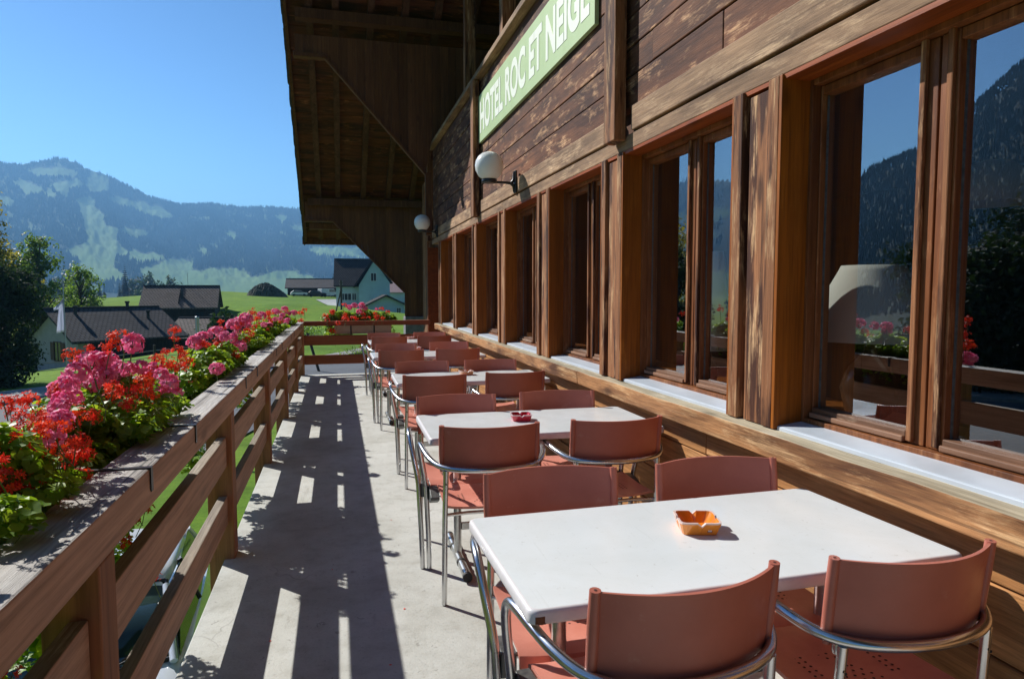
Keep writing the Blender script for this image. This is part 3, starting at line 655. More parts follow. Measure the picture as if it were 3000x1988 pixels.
# planked brackets carrying the roof
def bracket(y, poly, beamz):
    x1 = max(p[0] for p in poly)
    mb = MB(); x = min(p[0] for p in poly)
    def clip(poly, xa, xb):
        def half(P, c, s_):
            o_ = []
            for i in range(len(P)):
                a, b = P[i-1], P[i]; ia = (a[0]-c)*s_ >= 0; ib = (b[0]-c)*s_ >= 0
                if ia != ib: t_ = (c-a[0])/(b[0]-a[0]); o_.append((c, a[1]+t_*(b[1]-a[1])))
                if ib: o_.append(b)
            return o_
        return half(half(poly, xa, 1), xb, -1)
    while x < x1-.01:
        pc = clip(poly, x, min(x+.135, x1))
        if len(pc) >= 3: mb.prism(pc, y, y+.05+rnd.uniform(0, .008), 'y')
        x += .138
    br = hp(mb, 'roof_bracket', M['bracket'])
    return br
bracket(16.26, [(-.66,3.42),(2.6,3.42),(2.6,.84),(1.55,.84),(1.55,1.43),(-.076,3.07),(-.66,3.06)], 3.2)
bracket(11.80, [(-.58,5.55),(2.9,5.55),(2.9,3.97),(1.60,3.97),(1.50,3.44),(-.14,5.26),(-.58,5.26)], 5.4)
for (y, a, b, zb) in ((16.2, (-.66,3.06), (-.076,3.06), .0), (11.74, (-.58,5.25), (-.14,5.25), 0)):
    mb = MB(); mb.box(a[0]-.02, b[0]+.02, y, y+.14, a[1]-.06, a[1]+.005); hp(mb, 'bracket_edge', M['pier'] if y > 99 else M['bracket'], .003)
def strip(p, q, y): # thin moulding along a bracket's sloping edge
    mb = MB(); d = Vector((q[0]-p[0], 0, q[1]-p[1])); c = Vector(((p[0]+q[0])/2, y, (p[1]+q[1])/2)); u = d.normalized(); n_ = Vector((-u.z, 0, u.x))
    mb.obox(c, d/2, (0, .05, 0), n_*.018); hp(mb, 'bracket_moulding', M['bracket'])
strip((-.14,5.24),(1.5,3.42),11.81); strip((-.076,3.05),(1.55,1.41),16.27)
mb = MB(); mb.box(1.50, 1.60, 11.8, 11.93, 2.40, 3.45); hp(mb, 'corner_post', M['bracket'], .004)
mb = MB(); mb.box(1.55, 2.6, 16.2, 16.7, -2.9, .838); hp(mb, 'stone_base', M['stone'], .02)
mb = MB(); mb.box(1.72, 2.3, 13.6, 13.9, -2.9, .85); hp(mb, 'stone_base', M['stonewarm'], .02)
# roof: slope z = 12.21 - .535 y (verge underside)
ZR = lambda y: 12.21-.535*y
cs, sn = math.cos(math.atan(.535)), math.sin(math.atan(.535))
def slope_box(mb, x0, x1, ya, yb, d0, d1, mi=0):
    vs = [(x, y, ZR(y)+d) for d in (d0, d1) for x, y in ((x0, ya), (x1, ya), (x1, yb), (x0, yb))]
    mb.add(vs, [(0,3,2,1),(4,5,6,7),(0,1,5,4),(1,2,6,5),(2,3,7,6),(3,0,4,7)], mi)
roof = MB(); y = 3.0
while y < 17.8:
    L = rnd.uniform(.12, .2); e = rnd.uniform(0, .012); x = -.72
    while x < 4:
        x2 = min(4, x+rnd.uniform(1.2, 3)); slope_box(roof, x, x2-.004, y, min(y+L-.005, 17.82), .06+e, .085); x = x2
    y += L
rf = hp(roof, 'roof', M['roofwood'])
ms = MB(); slope_box(ms, -.70, 4, 2.9, 17.85, .088, .11)
y = 2.9
while y < 17.85:       # shingle courses stepping along the verge
    y2 = y+.165
    for q_ in range(3):
        w_ = rnd.uniform(-.79, -.765); slope_box(ms, w_, 4 if q_ == 2 else -.6, y, y2+.06+rnd.uniform(-.01, .03), .112+q_*.022, .132+q_*.022)
    slope_box(ms, rnd.uniform(-.785, -.76), -.74, y, y2-.008, -.05+rnd.uniform(-.012, .012), .111)
    y = y2
so_ = ms.build('shingles', M['shingle'], rf)
mv = MB(); slope_box(mv, -.738, -.69, 3, 17.75, -.07, .058); mv.build('verge_board', M['darkplank'], rf)
for x in (-.35, .06, .62, 1.17, 1.7, 2.3):
    mr = MB(); slope_box(mr, x-.055, x+.055, 3, 17.6, -.09, .058); mr.build('rafter', M['rafter'], rf)
mg = MB(); mg.box(-.80, 4, 17.80, 17.95, ZR(17.8)-.09, ZR(17.8)+.10); mg.build('eave_board', M['darkplank'], rf)
mg = MB(); mg.box(-.60, 2.8, 16.9, 17.1, ZR(17.0)-.22, ZR(17.0)-.09); mg.build('eave_purlin', M['bracket'], rf)
mg = MB(); mg.box(-.60, 2.8, 16.0, 16.19, ZR(16.1)-.24, ZR(16.1)-.10); mg.build('purlin', M['darkplank'], rf)
mg = MB(); mg.box(-.56, 2.8, 11.55, 11.75, ZR(11.65)-.25, ZR(11.65)-.10); mg.build('purlin', M['darkplank'], rf)
# other half of the roof and gable, out of sight behind the beholder
mo = MB(); vs = [(x, y, z) for x, y, z in ((-.77,3,10.7),(4,3,10.7),(4,-9,4.3),(-.77,-9,4.3))]; vs += [(a, b, c-.2) for a, b, c in vs]
mo.add(vs, [(0,1,2,3),(7,6,5,4),(0,4,5,1),(1,5,6,2),(2,6,7,3),(3,7,4,0)]); mo.build('near_slope', M['shingle'], rf)

# sign (thing of its own)
sg = empty('hotel_sign', (1.64, 6.17, 3.44)); tag(sg, 'long pale green board sign with white hotel lettering on the wood wall', 'sign')
mb = MB(); mb.box(1.652, 1.682, 4.30, 8.04, 3.170, 3.708)
t = NT('sign_green'); c = t.ramp(t.noise(t.map((1,1,1)), 5, 5, .6), [(.3, (.41,.54,.26,1)), (.7, (.47,.60,.32,1))]); c = t.mix(t.ramp(t.noise(t.map((1,2,8)), 6, 5, .7), [(.64,(0,0,0,1)),(.75,(.5,.5,.5,1))]), c, (.5,.6,.4,1))
o = mb.build('board', t.done(t.principled(c, .55)), sg, bevel=.002); o.location = (-1.64, -6.17, -3.44)
cu = bpy.data.curves.new('lettering', 'FONT'); cu.body = 'HOTEL ROC ET NEIGE'; cu.size = .49; cu.extrude = .0015; cu.offset = .017; cu.space_character = 1.0; cu.align_x = 'LEFT'
tmp = bpy.data.objects.new('tmp', cu); COL.objects.link(tmp)
dg = bpy.context.evaluated_depsgraph_get(); dg.update(); tm = bpy.data.meshes.new_from_object(tmp.evaluated_get(dg)); bpy.data.objects.remove(tmp)
xs = [v.co.x for v in tm.vertices]; ysv = [v.co.y for v in tm.vertices]; wx = max(xs)-min(xs); hy = max(ysv)-min(ysv)
sx = 3.56/wx; sy = .36/hy
# letters run from the far end (left in view) toward the near end
for v in tm.vertices:
    u = (v.co.x-min(xs))*sx; h_ = (v.co.y-min(ysv))*sy; d = v.co.z; v.co = (1.6505-d, 7.95-u, 3.262+h_)
tm.materials.clear(); tm.materials.append(simple('sign_white_letters', (.86,.88,.76), .5))
lo = bpy.data.objects.new('lettering', tm); link(lo); lo.parent = sg; lo.location = (-1.64, -6.17, -3.44)

# globe wall lamps
def globe_lamp(y, z, label):
    r = empty('wall_lamp', (1.66, y, z)); tag(r, label, 'wall lamp', 'globe lamps on the wood wall')
    mb = MB(); mb.lathe((-.26, 0, .135), [(.0, -.127), (.055, -.122), (.1, -.088), (.128, -.035), (.134, .01), (.127, .055), (.104, .095), (.07, .122), (.03, .136), (0, .138)], 32); mb.build('globe', M['globe'], r)
    mb = MB(); mb.lathe((-.26, 0, 0), [(0, -.012), (.07, -.012), (.074, 0), (.066, .03), (0, .031)], 24); mb.build('globe_holder', M['black'], r)
    mb = MB(); mb.tube([(-.22, 0, -.004), (-.1, 0, -.004), (-.05, 0, -.01), (-.022, 0, -.035), (-.02, 0, -.09)], [.012, .012, .016, .018, .012], 10); mb.tube([(-.05, 0, -.006), (-.025, 0, .02), (-.02, 0, .10)], [.014, .016, .012], 10); mb.build('arm', M['black'], r)
    mb = MB(); mb.box(-.02, 0, -.035, .035, -.10, .11); mb.build('wall_plate', M['black'], r, bevel=.006)
globe_lamp(6.334, 2.462, 'white globe wall lamp under the green sign, the larger nearer one')
globe_lamp(11.53, 2.435, 'white globe wall lamp at the far shaded end of the wood wall')

# things behind the panes
def table_lamp(name, x, y, z, rt, rb, hgt, lab, base=.1):
    r = empty(name, (x, y, z)); tag(r, lab, 'table lamp')
    mb = MB(); mb.lathe((0, 0, 0), [(0, .002), (.07, .002), (base*.8, .03), (base, base*1.1), (base*.75, base*1.9), (.03, base*2.35), (.02, base*2.7), (0, base*2.7)], 24); mb.build('base', M['ceramic'], r)
    mb = MB(); b = base*2.7+.02; mb.lathe((0, 0, 0), [(rb, b), (rb*.97, b+hgt*.12), (rt*1.08, b+hgt*.93), (rt, b+hgt), (rt*.97, b+hgt), (rb*.98, b+.004)], 32); mb.build('lamp_shade', M['lampshade'], r)
table_lamp('table_lamp', 2.275, 2.525, .886, .128, .285, .325, 'table lamp with wide cream cone shade behind the nearest window', .12)
table_lamp('table_lamp', 2.14, 3.66, .886, .08, .13, .58, 'tall pale lamp shade behind the second window', .07)
pl = empty('pendant_lamp', (3.5, 3.04, 2.42)); tag(pl, 'dim dome pendant lamp hanging inside behind the nearest window', 'pendant lamp')
mb = MB(); mb.lathe((0, 0, -.5), [(.02, .24), (.10, .22), (.19, .13), (.235, 0), (.228, 0), (.18, .12), (.02, .21)], 32); mb.build('lamp_shade', simple('pendant_shade', (.85,.58,.42), .7), pl)
mb = MB(); mb.tube([(0, 0, -.26), (0, 0, 0)], .006, 6); mb.build('cord', M['black'], pl)
mb = MB(); mb.box(-.13, .11, -.16, .16, 0, .022); o = mb.build('menu_folder', simple('menu_cream', (.70,.68,.62), .5), None, bevel=.003, loc=(2.09, 2.13, .887)); o.rotation_euler = (0, 0, .25); tag(o, 'pale menu folder lying on the inner sill behind the nearest window', 'menu')

# ------------------------------------------------------------------ furniture
def arc(cx, cy, r, a0, a1, n, z=None): return [(cx+r*math.cos(R(a0+(a1-a0)*i/n)), cy+r*math.sin(R(a0+(a1-a0)*i/n))) for i in range(n+1)]
def spline(P, n=6):
    P = [Vector(p) for p in P]; Q = [P[0]*2-P[1]]+P+[P[-1]*2-P[-2]]; out = []
    for i in range(1, len(Q)-2):
        p0, p1, p2, p3 = Q[i-1:i+3]
        for k in range(n):
            t_ = k/n; out.append(.5*((2*p1)+(p2-p0)*t_+(2*p0-5*p1+4*p2-p3)*t_*t_+(3*p1-p0-3*p2+p3)*t_**3))
    out.append(P[-1]); return out
def make_chair():
    """origin under the middle of the backrest, occupant faces +y"""
    c = empty('terrace_chair')
    # curved backrest with rolled side sleeves
    mb = MB(); n = 18; hw = .222; vs = []; rows = [(.640, .0), (.70, -.004), (.77, -.012), (.835, -.022)]
    for z, lean in rows:
        for k in range(n+1):
            u = -1+2*k/n; x = hw*u; y = .030-.075*(1-u*u)+lean; vs.append((x, y, z)); 
    nb = len(vs)
    for z, lean in rows:
        for k in range(n+1):
            u = -1+2*k/n; nx, ny = -2*.075*u/hw*.5, -1; L = math.hypot(nx, ny); x = hw*u+nx/L*-.010; y = .030-.075*(1-u*u)+lean+.010; vs.append((x, y, z))
    fs = []
    for r_ in range(3):
        for k in range(n):
            a = r_*(n+1)+k; fs.append((a, a+1, a+n+2, a+n+1)); fs.append((nb+a+1, nb+a, nb+a+n+1, nb+a+n+2))
    top = 3*(n+1)
    for k in range(n): fs.append((top+k, top+k+1, nb+top+k+1, nb+top+k)); fs.append((k+1, k, nb+k, nb+k+1))
    for k in (0, n):
        for r_ in range(3): a = r_*(n+1)+k; fs.append((a, a+n+1, nb+a+n+1, nb+a))
    mb.add(vs, fs, 0, True)
    for s_ in (-1, 1):
        mb.tube([(s_*.219, .034, .625), (s_*.220, .033, .66), (s_*.222, .020, .77), (s_*.222, .012, .838)], [.009, .0135, .0135, .0125], 12)
        mb.lathe((s_*.222, .012, .8385), [(0, .0004), (.0035, .0004)], 8, 1)
    o = mb.build('backrest', [M['plastic'], M['hole']], c); es = o.modifiers.new('e', 'EDGE_SPLIT'); es.split_angle = R(35)
    # seat
    mb = MB(); hw = .205; n = 10; vs = []; prof = [(.035, .455, 0), (.06, .447, 0), (.2, .441, 0), (.36, .446, 0), (.425, .447, 0), (.452, .437, 0), (.458, .405, 0)]
    for y, z, _ in prof:
        for k in range(n+1):
            u = -1+2*k/n; vs.append((hw*u, y, z+.008*u**4+(-.006*(1-u*u) if y < .4 else 0)))
    nb = len(vs); vs += [(x, y-(.006 if y > .44 else 0), z-.011) for x, y, z in vs]; m_ = len(prof); fs = []
    for r_ in range(m_-1):
        for k in range(n):
            a = r_*(n+1)+k; fs.append((a, a+1, a+n+2, a+n+1)); fs.append((nb+a+1, nb+a, nb+a+n+1, nb+a+n+2))
    for r_ in (0, m_-1):
        for k in range(n): a = r_*(n+1)+k; fs.append((a, a+1, nb+a+1, nb+a))
    for k in (0, n):
        for r_ in range(m_-1): a = r_*(n+1)+k; fs.append((a, a+n+1, nb+a+n+1, nb+a))
    mb.add(vs, fs, 0, True)
    for r_ in range(6):
        for q_ in range(6-r_):
            for s_ in (-1, 1):
                x = s_*(.035+.0*r_)+(q_-(5-r_)/2)*.021*1.0; y = .13+r_*.022
                if s_ > 0: y = .33-r_*.022
                x = (q_-(5-r_)/2)*.026; zc = .4372+.006*0+.0015
                mb.lathe((x, y, zc-.002), [(0, .0012), (.0042, .0012)], 7, 1)
    for s_ in (-1, 1):
        for q_ in range(6):
            for w_ in range(2): mb.lathe((s_*(.10+w_*.02), .17+q_*.022, .4392), [(0, .0012), (.0042, .0012)], 7, 1)
    o = mb.build('seat', [M['seatp'], M['hole']], c); es = o.modifiers.new('e', 'EDGE_SPLIT'); es.split_angle = R(38)
    # one bent tube: behind the back, along the arms and down to the front feet
    half = [(0,-.062,.643),(.11,-.047,.643),(.19,-.012,.645),(.24,.04,.652),(.272,.11,.668),(.290,.19,.684),(.300,.265,.695),(.302,.325,.686),(.298,.362,.650),(.289,.388,.59),(.275,.41,.51),(.266,.42,.45)]
    sp = spline([(-x, y, z) for x, y, z in half[::-1]]+half[1:], 5)
    mb = MB(); mb.tube(sp, .0135, 12, caps=False); mb.build('arm_rail', M['metal'], c)
    for s_ in (-1, 1):
        mb = MB(); mb.tube([(s_*.266, .42, .45), (s_*.255, .44, .2), (s_*.25, .446, 0.004)], .0132, 12); mb.build('leg', M['metal'], c)
        mb = MB(); mb.tube([(s_*.205, -.004, .636), (s_*.21, .012, .4), (s_*.215, .018, .004)], .0125, 12); mb.lathe((s_*.206, .0095, .612), [(.0135, 0), (.0145, .004), (.0145, .03), (.0135, .034)], 12); mb.lathe((s_*.2055, -.0045, .575), [(0, -.0128), (.004, -.0128)], 8, 1, 'y'); mb.build('leg', [M['metal'], M['rubber']], c)
        mb = MB(); mb.prism([(.385, .37), (.435, .375), (.435, .445), (.36, .445), (.29, .425), (.29, .41)], s_*.208, s_*.252, 'x'); mb.build('bracket', M['darkmetal'], c, bevel=.003)
    for y_, hw_ in ((.045, .207), (.40, .25)):
        mb = MB(); mb.tube([(-hw_, y_-.02 if y_ < .1 else y_, .42), (-.1, y_, .42), (.1, y_, .42), (hw_, y_-.02 if y_ < .1 else y_, .42)], .009, 8); mb.build('seat_rail', M['metal'], c)
    return c
chair0 = make_chair(); first = [True]
def chair(x, y, rot, label):
    c = chair0 if first[0] else copy_tree(chair0); first[0] = False
    c.location = (x, y, 0); c.rotation_euler = (0, 0, R(rot)); tag(c, label, 'chair', 'brick-coloured armchairs at the white tables'); return c
TORD = ['nearest', 'second', 'third', 'fourth', 'fifth and farthest']
NEARC = [((.722,1.258,4.5), (1.314,1.263,-.5)), ((.669,2.999,-3), (1.295,2.998,-.7)), ((.682,4.919,-2), (1.30,4.95,2)), ((.635,7.10,-4), (1.235,7.14,-5)), ((.668,9.2,-3), (1.284,9.28,.7))]
FARC = [((.695,2.152,-2.8), (1.312,2.132,-3)), ((.667,3.89,-1), (1.286,3.894,-4)), ((.705,5.874,1), (1.31,5.87,-3)), ((.65,7.97,-3), (1.292,8.08,-4)), ((.652,10.02,-3), (1.318,10.05,-6))]
for i in range(5):
    for k, sd_ in enumerate(('railing-side', 'wall-side')):
        x, y, r_ = NEARC[i][k]; chair(x, y+.02, r_, f'{sd_} chair before the {TORD[i]} table, its back to the viewer')
        x, y, r_ = FARC[i][k]; chair(x, y+.045, 180+r_, f'{sd_} chair beyond the {TORD[i]} table, facing the viewer')
# tables
TW, TD = 1.232, .65
def make_table():
    """origin on the floor at the near left corner"""
    r = empty('terrace_table'); mb = MB()
    pts = []; q_ = .022
    for cx, cy, a in ((TW-q_, q_, -90), (TW-q_, TD-q_, 0), (q_, TD-q_, 90), (q_, q_, 180)):
        for k in range(6): an = R(a+90*k/5); pts.append((cx+q_*math.cos(an), cy+q_*math.sin(an)))
    n = len(pts)
    def ring(ins, z): return [((x-TW/2)*(1-ins*2/TW)+TW/2, (y-TD/2)*(1-ins*2/TD)+TD/2, z) for x, y in pts]
    prof = [(.012, .704), (.001, .707), (0, .712), (0, .730), (.002, .7365), (.006, .7395), (.010, .740)]
    vs = [p for ins, z in prof for p in ring(ins, z)]
    mb.add(vs, [(i*n+k, i*n+(k+1) % n, (i+1)*n+(k+1) % n, (i+1)*n+k) for i in range(len(prof)-1) for k in range(n)], 1, True)
    b = len(mb.v)-len(vs); mb.f.append([b+(len(prof)-1)*n+k for k in range(n)]); mb.m.append(0); mb.sm.append(False); mb.f.append([b+k for k in range(n)][::-1]); mb.m.append(1); mb.sm.append(False)
    mb.build('tabletop', [M['laminate'], M['tabletop_edge']], r, fix=True)
    for x in (.185, TW-.185):
        mb = MB(); mb.tube([(x, TD/2, .03), (x, TD/2, .69)], .021, 16); mb.build('leg', M['tablesteel'], r)
        mb = MB(); mb.tube([(x, .03, .032), (x, TD-.03, .032)], .022, 14)
        for yy in (.028, TD-.03): mb.tube([(x, yy-.008, .030), (x, yy+.010, .030)], .0245, 14, 1)
        mb.tube([(x, .20, .032), (x, .222, .032)], .0245, 14, 1); mb.tube([(x, TD-.222, .032), (x, TD-.2, .032)], .0245, 14, 1)
        mb.build('foot_bar', [M['tablesteel'], M['rubber']], r)
        mb = MB(); mb.box(x-.02, x+.02, .06, TD-.06, .683, .703); mb.build('top_bar', M['darkmetal'], r)
    mb = MB(); mb.box(.206, TW-.206, TD/2-.012, TD/2+.012, .17, .205); mb.build('stretcher', M['tablesteel'], r)
    return r
T0 = make_table()
TPOS = [(.399,1.409,1.4), (.418,3.232,-.45), (.431,5.251,-.57), (.36,7.36,.3), (.427,9.42,.6)]
TLAB = ['nearest white table with the orange ashtray and a chipped corner', 'second white table with the red ashtray', 'third white table with the tan ashtray', 'fourth white table, partly hidden by chair backs', 'farthest white table by the end railing']
for i, (x, y, a) in enumerate(TPOS):
    c = T0 if i == 0 else copy_tree(T0)
    c.location = (x, y, 0); c.rotation_euler = (0, 0, R(a)); tag(c, TLAB[i], 'table', 'white tables in a row down the terrace')
mb = MB(); mb.box(.014, .036, -.0009, .004, .7095, .7255); mb.box(.020, .038, -.0012, .004, .708, .7096); mb.build('chipped_edge', simple('bare_chipboard', (.16,.07,.035), .9, nz=.4, nscale=90), T0)
# ashtrays
def ashtray(x, y, rot, col, label, s=1.0, mark=False):
    a = .056*s; b = .045*s; h_ = .036*s; rim = .006
    r = empty('ashtray', (x, y, .7402), R(rot)); tag(r, label, 'ashtray', 'square ashtrays on the tables')
    m1 = simple('glaze_%s' % label.split()[0], col, .12, nz=.12, nscale=30, bs=.02, **{'Coat Weight': .6}); m2 = simple('glaze_rim_%s' % label.split()[0], tuple(min(.85, c*.35+.5) for c in col), .25)
    def sq(hw, z, rr_=.012):
        o_ = []
        for cx, cy, an in ((1,-1,-90),(1,1,0),(-1,1,90),(-1,-1,180)):
            for k in range(5): t_ = R(an+90*k/4); o_.append((cx*(hw-rr_)+rr_*math.cos(t_), cy*(hw-rr_)+rr_*math.sin(t_), z))
        return o_
    # rim rings are cut with a notch in the middle of each side
    prof = [(b, 0), (b+.002, .002), (a, h_-.004), (a, h_), (a-rim, h_), (a-rim-.002, h_-.004), (b-.012, .009)]
    rings = []
    N_ = 40
    for hw, z in prof:
        P = sq(hw, z, .013); P.append(P[0]); L = [0]
        for i in range(1, len(P)): L.append(L[-1]+math.dist(P[i-1], P[i]))
        ring = []
        # phase: start so that samples align with side centres
        for k in range(N_):
            d = L[-1]*k/N_
            i = max(1, next(j for j in range(len(L)) if L[j] >= d-1e-9)); t_ = (d-L[i-1])/max(1e-9, L[i]-L[i-1]); p = Vector(P[i-1]).lerp(Vector(P[i]), t_); ring.append(p)
        rings.append(ring)
    for ri in (2, 3, 4, 5):
        for k in range(N_):
            p = rings[ri][k]
            if min(abs(p.x), abs(p.y)) < .006*s: p.z -= .009*s
    mb = MB(); vs = [p for rg in rings for p in rg]
    for i in range(len(prof)-1): mb.add(rings[i]+rings[i+1], [(k, (k+1) % N_, N_+(k+1) % N_, N_+k) for k in range(N_)], 1 if i in (2, 3) else 0, False)
    mb.add(rings[-1], [tuple(range(N_))]); mb.add(rings[0], [tuple(range(N_))[::-1]])
    mb.build('dish', [m1, m2], r)
    if mark:
        mb = MB(); mb.box(.018, .032, -.0545, -.0515, .010, .028, 0); mb.box(.0205, .0295, -.0552, -.0546, .0125, .0255, 1); mb.box(.0225, .0235, -.0556, -.0553, .014, .024, 0); mb.box(.0262, .0272, -.0556, -.0553, .014, .024, 0)
        mb.build('emblem', [simple('emblem_red', (.25,.02,.02), .4), M['white']], r)
ashtray(1.022, 1.79, -16, (.80,.26,.025), 'orange square ashtray with a small emblem on the nearest table', 1.08, True)
ashtray(.965, 3.585, -8, (.52,.02,.035), 'red square ashtray on the second table')
ashtray(1.045, 5.66, 5, (.62,.25,.11), 'tan square ashtray on the third table', 1.0)
ashtray(.905, 8.2, 10, (.70,.28,.22), 'pinkish ashtray on the fourth table behind a chair back')
ashtray(1.04, 10.1, 0, (.66,.25,.17), 'salmon ashtray on the farthest table')

# ------------------------------------------------------------------ flower boxes and geraniums
def flower_box(c, L, along, label, mat, wx=.17):
    r = empty('flower_box', c, 0 if along == 'y' else R(-90)); tag(r, label, 'flower box', 'flower boxes hung on the railing')
    mb = MB(); w2 = wx/2
    mb.prism([(-w2+.02, 0), (w2-.02, 0), (w2, .15), (w2+.006, .165), (w2-.006, .168), (w2-.014, .15), (w2-.03, .02), (-w2+.03, .02), (-w2+.014, .15), (-w2+.006, .168), (-w2-.006, .165), (-w2, .15)], -L/2, L/2, 'y')
    for s_ in (-1, 1): mb.prism([(-w2+.02, .001), (w2-.02, .001), (w2-.003, .15), (-w2+.003, .15)], s_*(L/2-.006), s_*(L/2+.004), 'y')
    mb.build('planter', mat, r, bevel=.003)
    mb = MB(); mb.box(-w2+.02, w2-.02, -L/2+.01, L/2-.01, .1, .14); mb.build('soil', M['earth'], r)
    return r
def hooks(r, ys, x_top0=-.701, x_top1=-.556):
    """steel straps over the handrail"""
    ox, oy, oz = r.location
    for y in ys:
        mb = MB(); mb.box(x_top0-.2, x_top1+.003, y-.011, y+.011, .9125, .9165); mb.box(x_top1, x_top1+.003, y-.011, y+.011, .842, .9123); mb.box(x_top0-.2, x_top0-.196, y-.011, y+.011, .70, .9123)
        o = mb.build('strap', M['black'], r); o.location = (-ox, -oy, -oz)
BX = [(2.60, 'in the nearest railing bay'), (4.93, 'in the second railing bay'), (7.08, 'in the third railing bay'), (9.18, 'in the fourth railing bay'), (11.22, 'in the last railing bay before the corner')]
for (y, lab), hk in zip(BX, ((2.25, 2.93), (4.5, 5.12), (6.72, 7.4), (8.85, 9.5), (10.9, 11.5))):
    b = flower_box((-.815, y, .64), 1.0, 'y', 'brown flower box overgrown with geraniums '+lab, M['brownplanter']); hooks(b, hk)
eb = flower_box((.44, 12.42, .69), .98, 'x', 'beige flower box on the end railing', M['planter'])
for x in (.23, .63):
    mb = MB(); mb.box(x-.012, x+.012, 12.328, 12.333, .66, .93); o = mb.build('strap', M['black'], eb); o.rotation_euler = (0, 0, R(90)); o.location = Matrix.Rotation(R(90), 4, 'Z') @ Vector((-.44, -12.42, -.69))

def leaf_geo(rng, size):
    """round scalloped geranium leaf in local coords: normal +z, stalk at centre"""
    n = 9; vs = [(0, 0, 0)]
    for k in range(n):
        a = R(-160+320*k/(n-1)); rr_ = size*(1+.13*math.cos(a*3.5+rng.uniform(-.3, .3)))*rng.uniform(.88, 1.1)
        vs.append((rr_*math.cos(a), rr_*math.sin(a), size*(.22+.16*math.sin(k*2.6))))
    return vs, [(0, k, k+1) for k in range(1, n)]
def basis(nrm, spin):
    z = nrm.normalized(); a = Vector((0, 0, 1)) if abs(z.z) < .9 else Vector((1, 0, 0)); x = a.cross(z).normalized(); y = z.cross(x)
    c, s = math.cos(spin), math.sin(spin); return x*c+y*s, y*c-x*s, z
def foliage(rng, blobs, count, size=(.020, .036)):
    """blobs: (centre, radii, weight, droop); leaves sit mostly on the outer shell"""
    mb = MB(); tw = sum(b[2] for b in blobs)
    for _ in range(count):
        q_ = rng.uniform(0, tw)
        for b in blobs:
            q_ -= b[2]
            if q_ <= 0: break
        c, ra_, _, _ = b
        d = Vector((rng.gauss(0, 1), rng.gauss(0, 1), rng.gauss(0, 1))).normalized(); rad = rng.uniform(.45, 1.08)**.6
        p = Vector(c)+Vector((d.x*ra_[0], d.y*ra_[1], d.z*ra_[2]))*rad
        if p.x > -.715 and .74 < p.z < .925 and p.y < 12.0 and p.x < -.5: p.z = .935+rng.uniform(0, .02)
        if p.x > -.555 and p.y < 12.0: p.x = -.56-rng.uniform(0, .1); p.z = max(p.z, .935)
        nrm = Vector((d.x*.7, d.y*.7, abs(d.z)*.5+.75))+Vector((rng.uniform(-.5,.5), rng.uniform(-.5,.5), rng.uniform(-.3,.3)))
        x, y, z = basis(nrm, rng.uniform(0, 6.28)); vs, fs = leaf_geo(rng, rng.uniform(*size))
        mb.add([p+x*v[0]+y*v[1]+z*v[2] for v in vs], fs, 0, True)
        if rng.random() < .22:
            e = p-Vector((d.x, d.y, .8)).normalized()*rng.uniform(.04, .1); w_ = .0016; s_ = x*w_
            mb.add([p-s_, p+s_, e+s_, e-s_], [(0,1,2,3)], 1)
    return mb
def head_mesh(kind, seed):
    rng = random.Random(seed); mb = MB(); dense = kind == 'p'
    n = 46 if dense else 26
    for i in range(n):
        d = Vector((rng.gauss(0, 1), rng.gauss(0, 1), rng.gauss(.35, .9))).normalized()
        rad = rng.uniform(.72, 1.02) if dense else rng.uniform(.5, 1.15)
        c = Vector((d.x, d.y, d.z*.8))*rad; x, y, z = basis(d+Vector((rng.uniform(-.3,.3), rng.uniform(-.3,.3), .2)), rng.uniform(0, 6.28))
        ps = rng.uniform(.30, .40) if dense else rng.uniform(.26, .40)
        for k in range(5):
            a = 2*math.pi*k/5+rng.uniform(-.2, .2); u = x*math.cos(a)+y*math.sin(a); w_ = y*math.cos(a)-x*math.sin(a); wd = .46 if dense else .27
            up = rng.uniform(.1, .4)
            mb.add([c, c+u*ps*.55+w_*ps*wd+z*ps*up*.4, c+u*ps+w_*ps*wd*.4+z*ps*up, c+u*ps-w_*ps*wd*.4+z*ps*up, c+u*ps*.55-w_*ps*wd+z*ps*up*.4], [(0,1,2,3,4)], 0)
    for i in range(10):
        d = Vector((rng.gauss(0,1), rng.gauss(0,1), rng.gauss(.3,1))).normalized(); s_ = basis(d, 0)[0]*.025
        mb.add([Vector((0,0,-.45))-s_, Vector((0,0,-.45))+s_, d*.7+s_, d*.7-s_], [(0,1,2,3)], 1)
    mb.tube([(0,0,-.4), (rng.uniform(-.3,.3), rng.uniform(-.3,.3), -1.8), (rng.uniform(-.6,.6), rng.uniform(-.6,.6), -3.4)], .055, 5, 1)
    me = bpy.data.meshes.new('flower_head'); me.from_pydata(mb.v, [], mb.f); me.materials.append(M['petal_'+kind]); me.materials.append(M['stalk']); me.polygons.foreach_set('material_index', mb.m); me.update()
    return me
HM = {k: [head_mesh(k, 10*i+j) for j in range(4)] for i, k in enumerate('rop')}
def head(parent, x, y, z, r, kind, rng, droop=False):
    q_ = .945 if y < 6 else .97; x, y, z, r = x*q_, y*q_, 1.447+(z-1.447)*q_, r*q_*1.04
    if y < 11.9 and x > -.60 and z < .96: z = .97
    o = bpy.data.objects.new('flower_head', rng.choice(HM[kind.lower()])); link(o); o.parent = parent
    o.location = Vector((x, y, z))-parent.location; o.scale = (r, r, r*rng.uniform(.85, 1.1))
    o.rotation_euler = (rng.uniform(-.35, .35), rng.uniform(-.35, .35), rng.uniform(0, 6.28))
    if droop: o.rotation_euler = (rng.uniform(1.2, 1.9), 0, rng.uniform(0, 6.28))
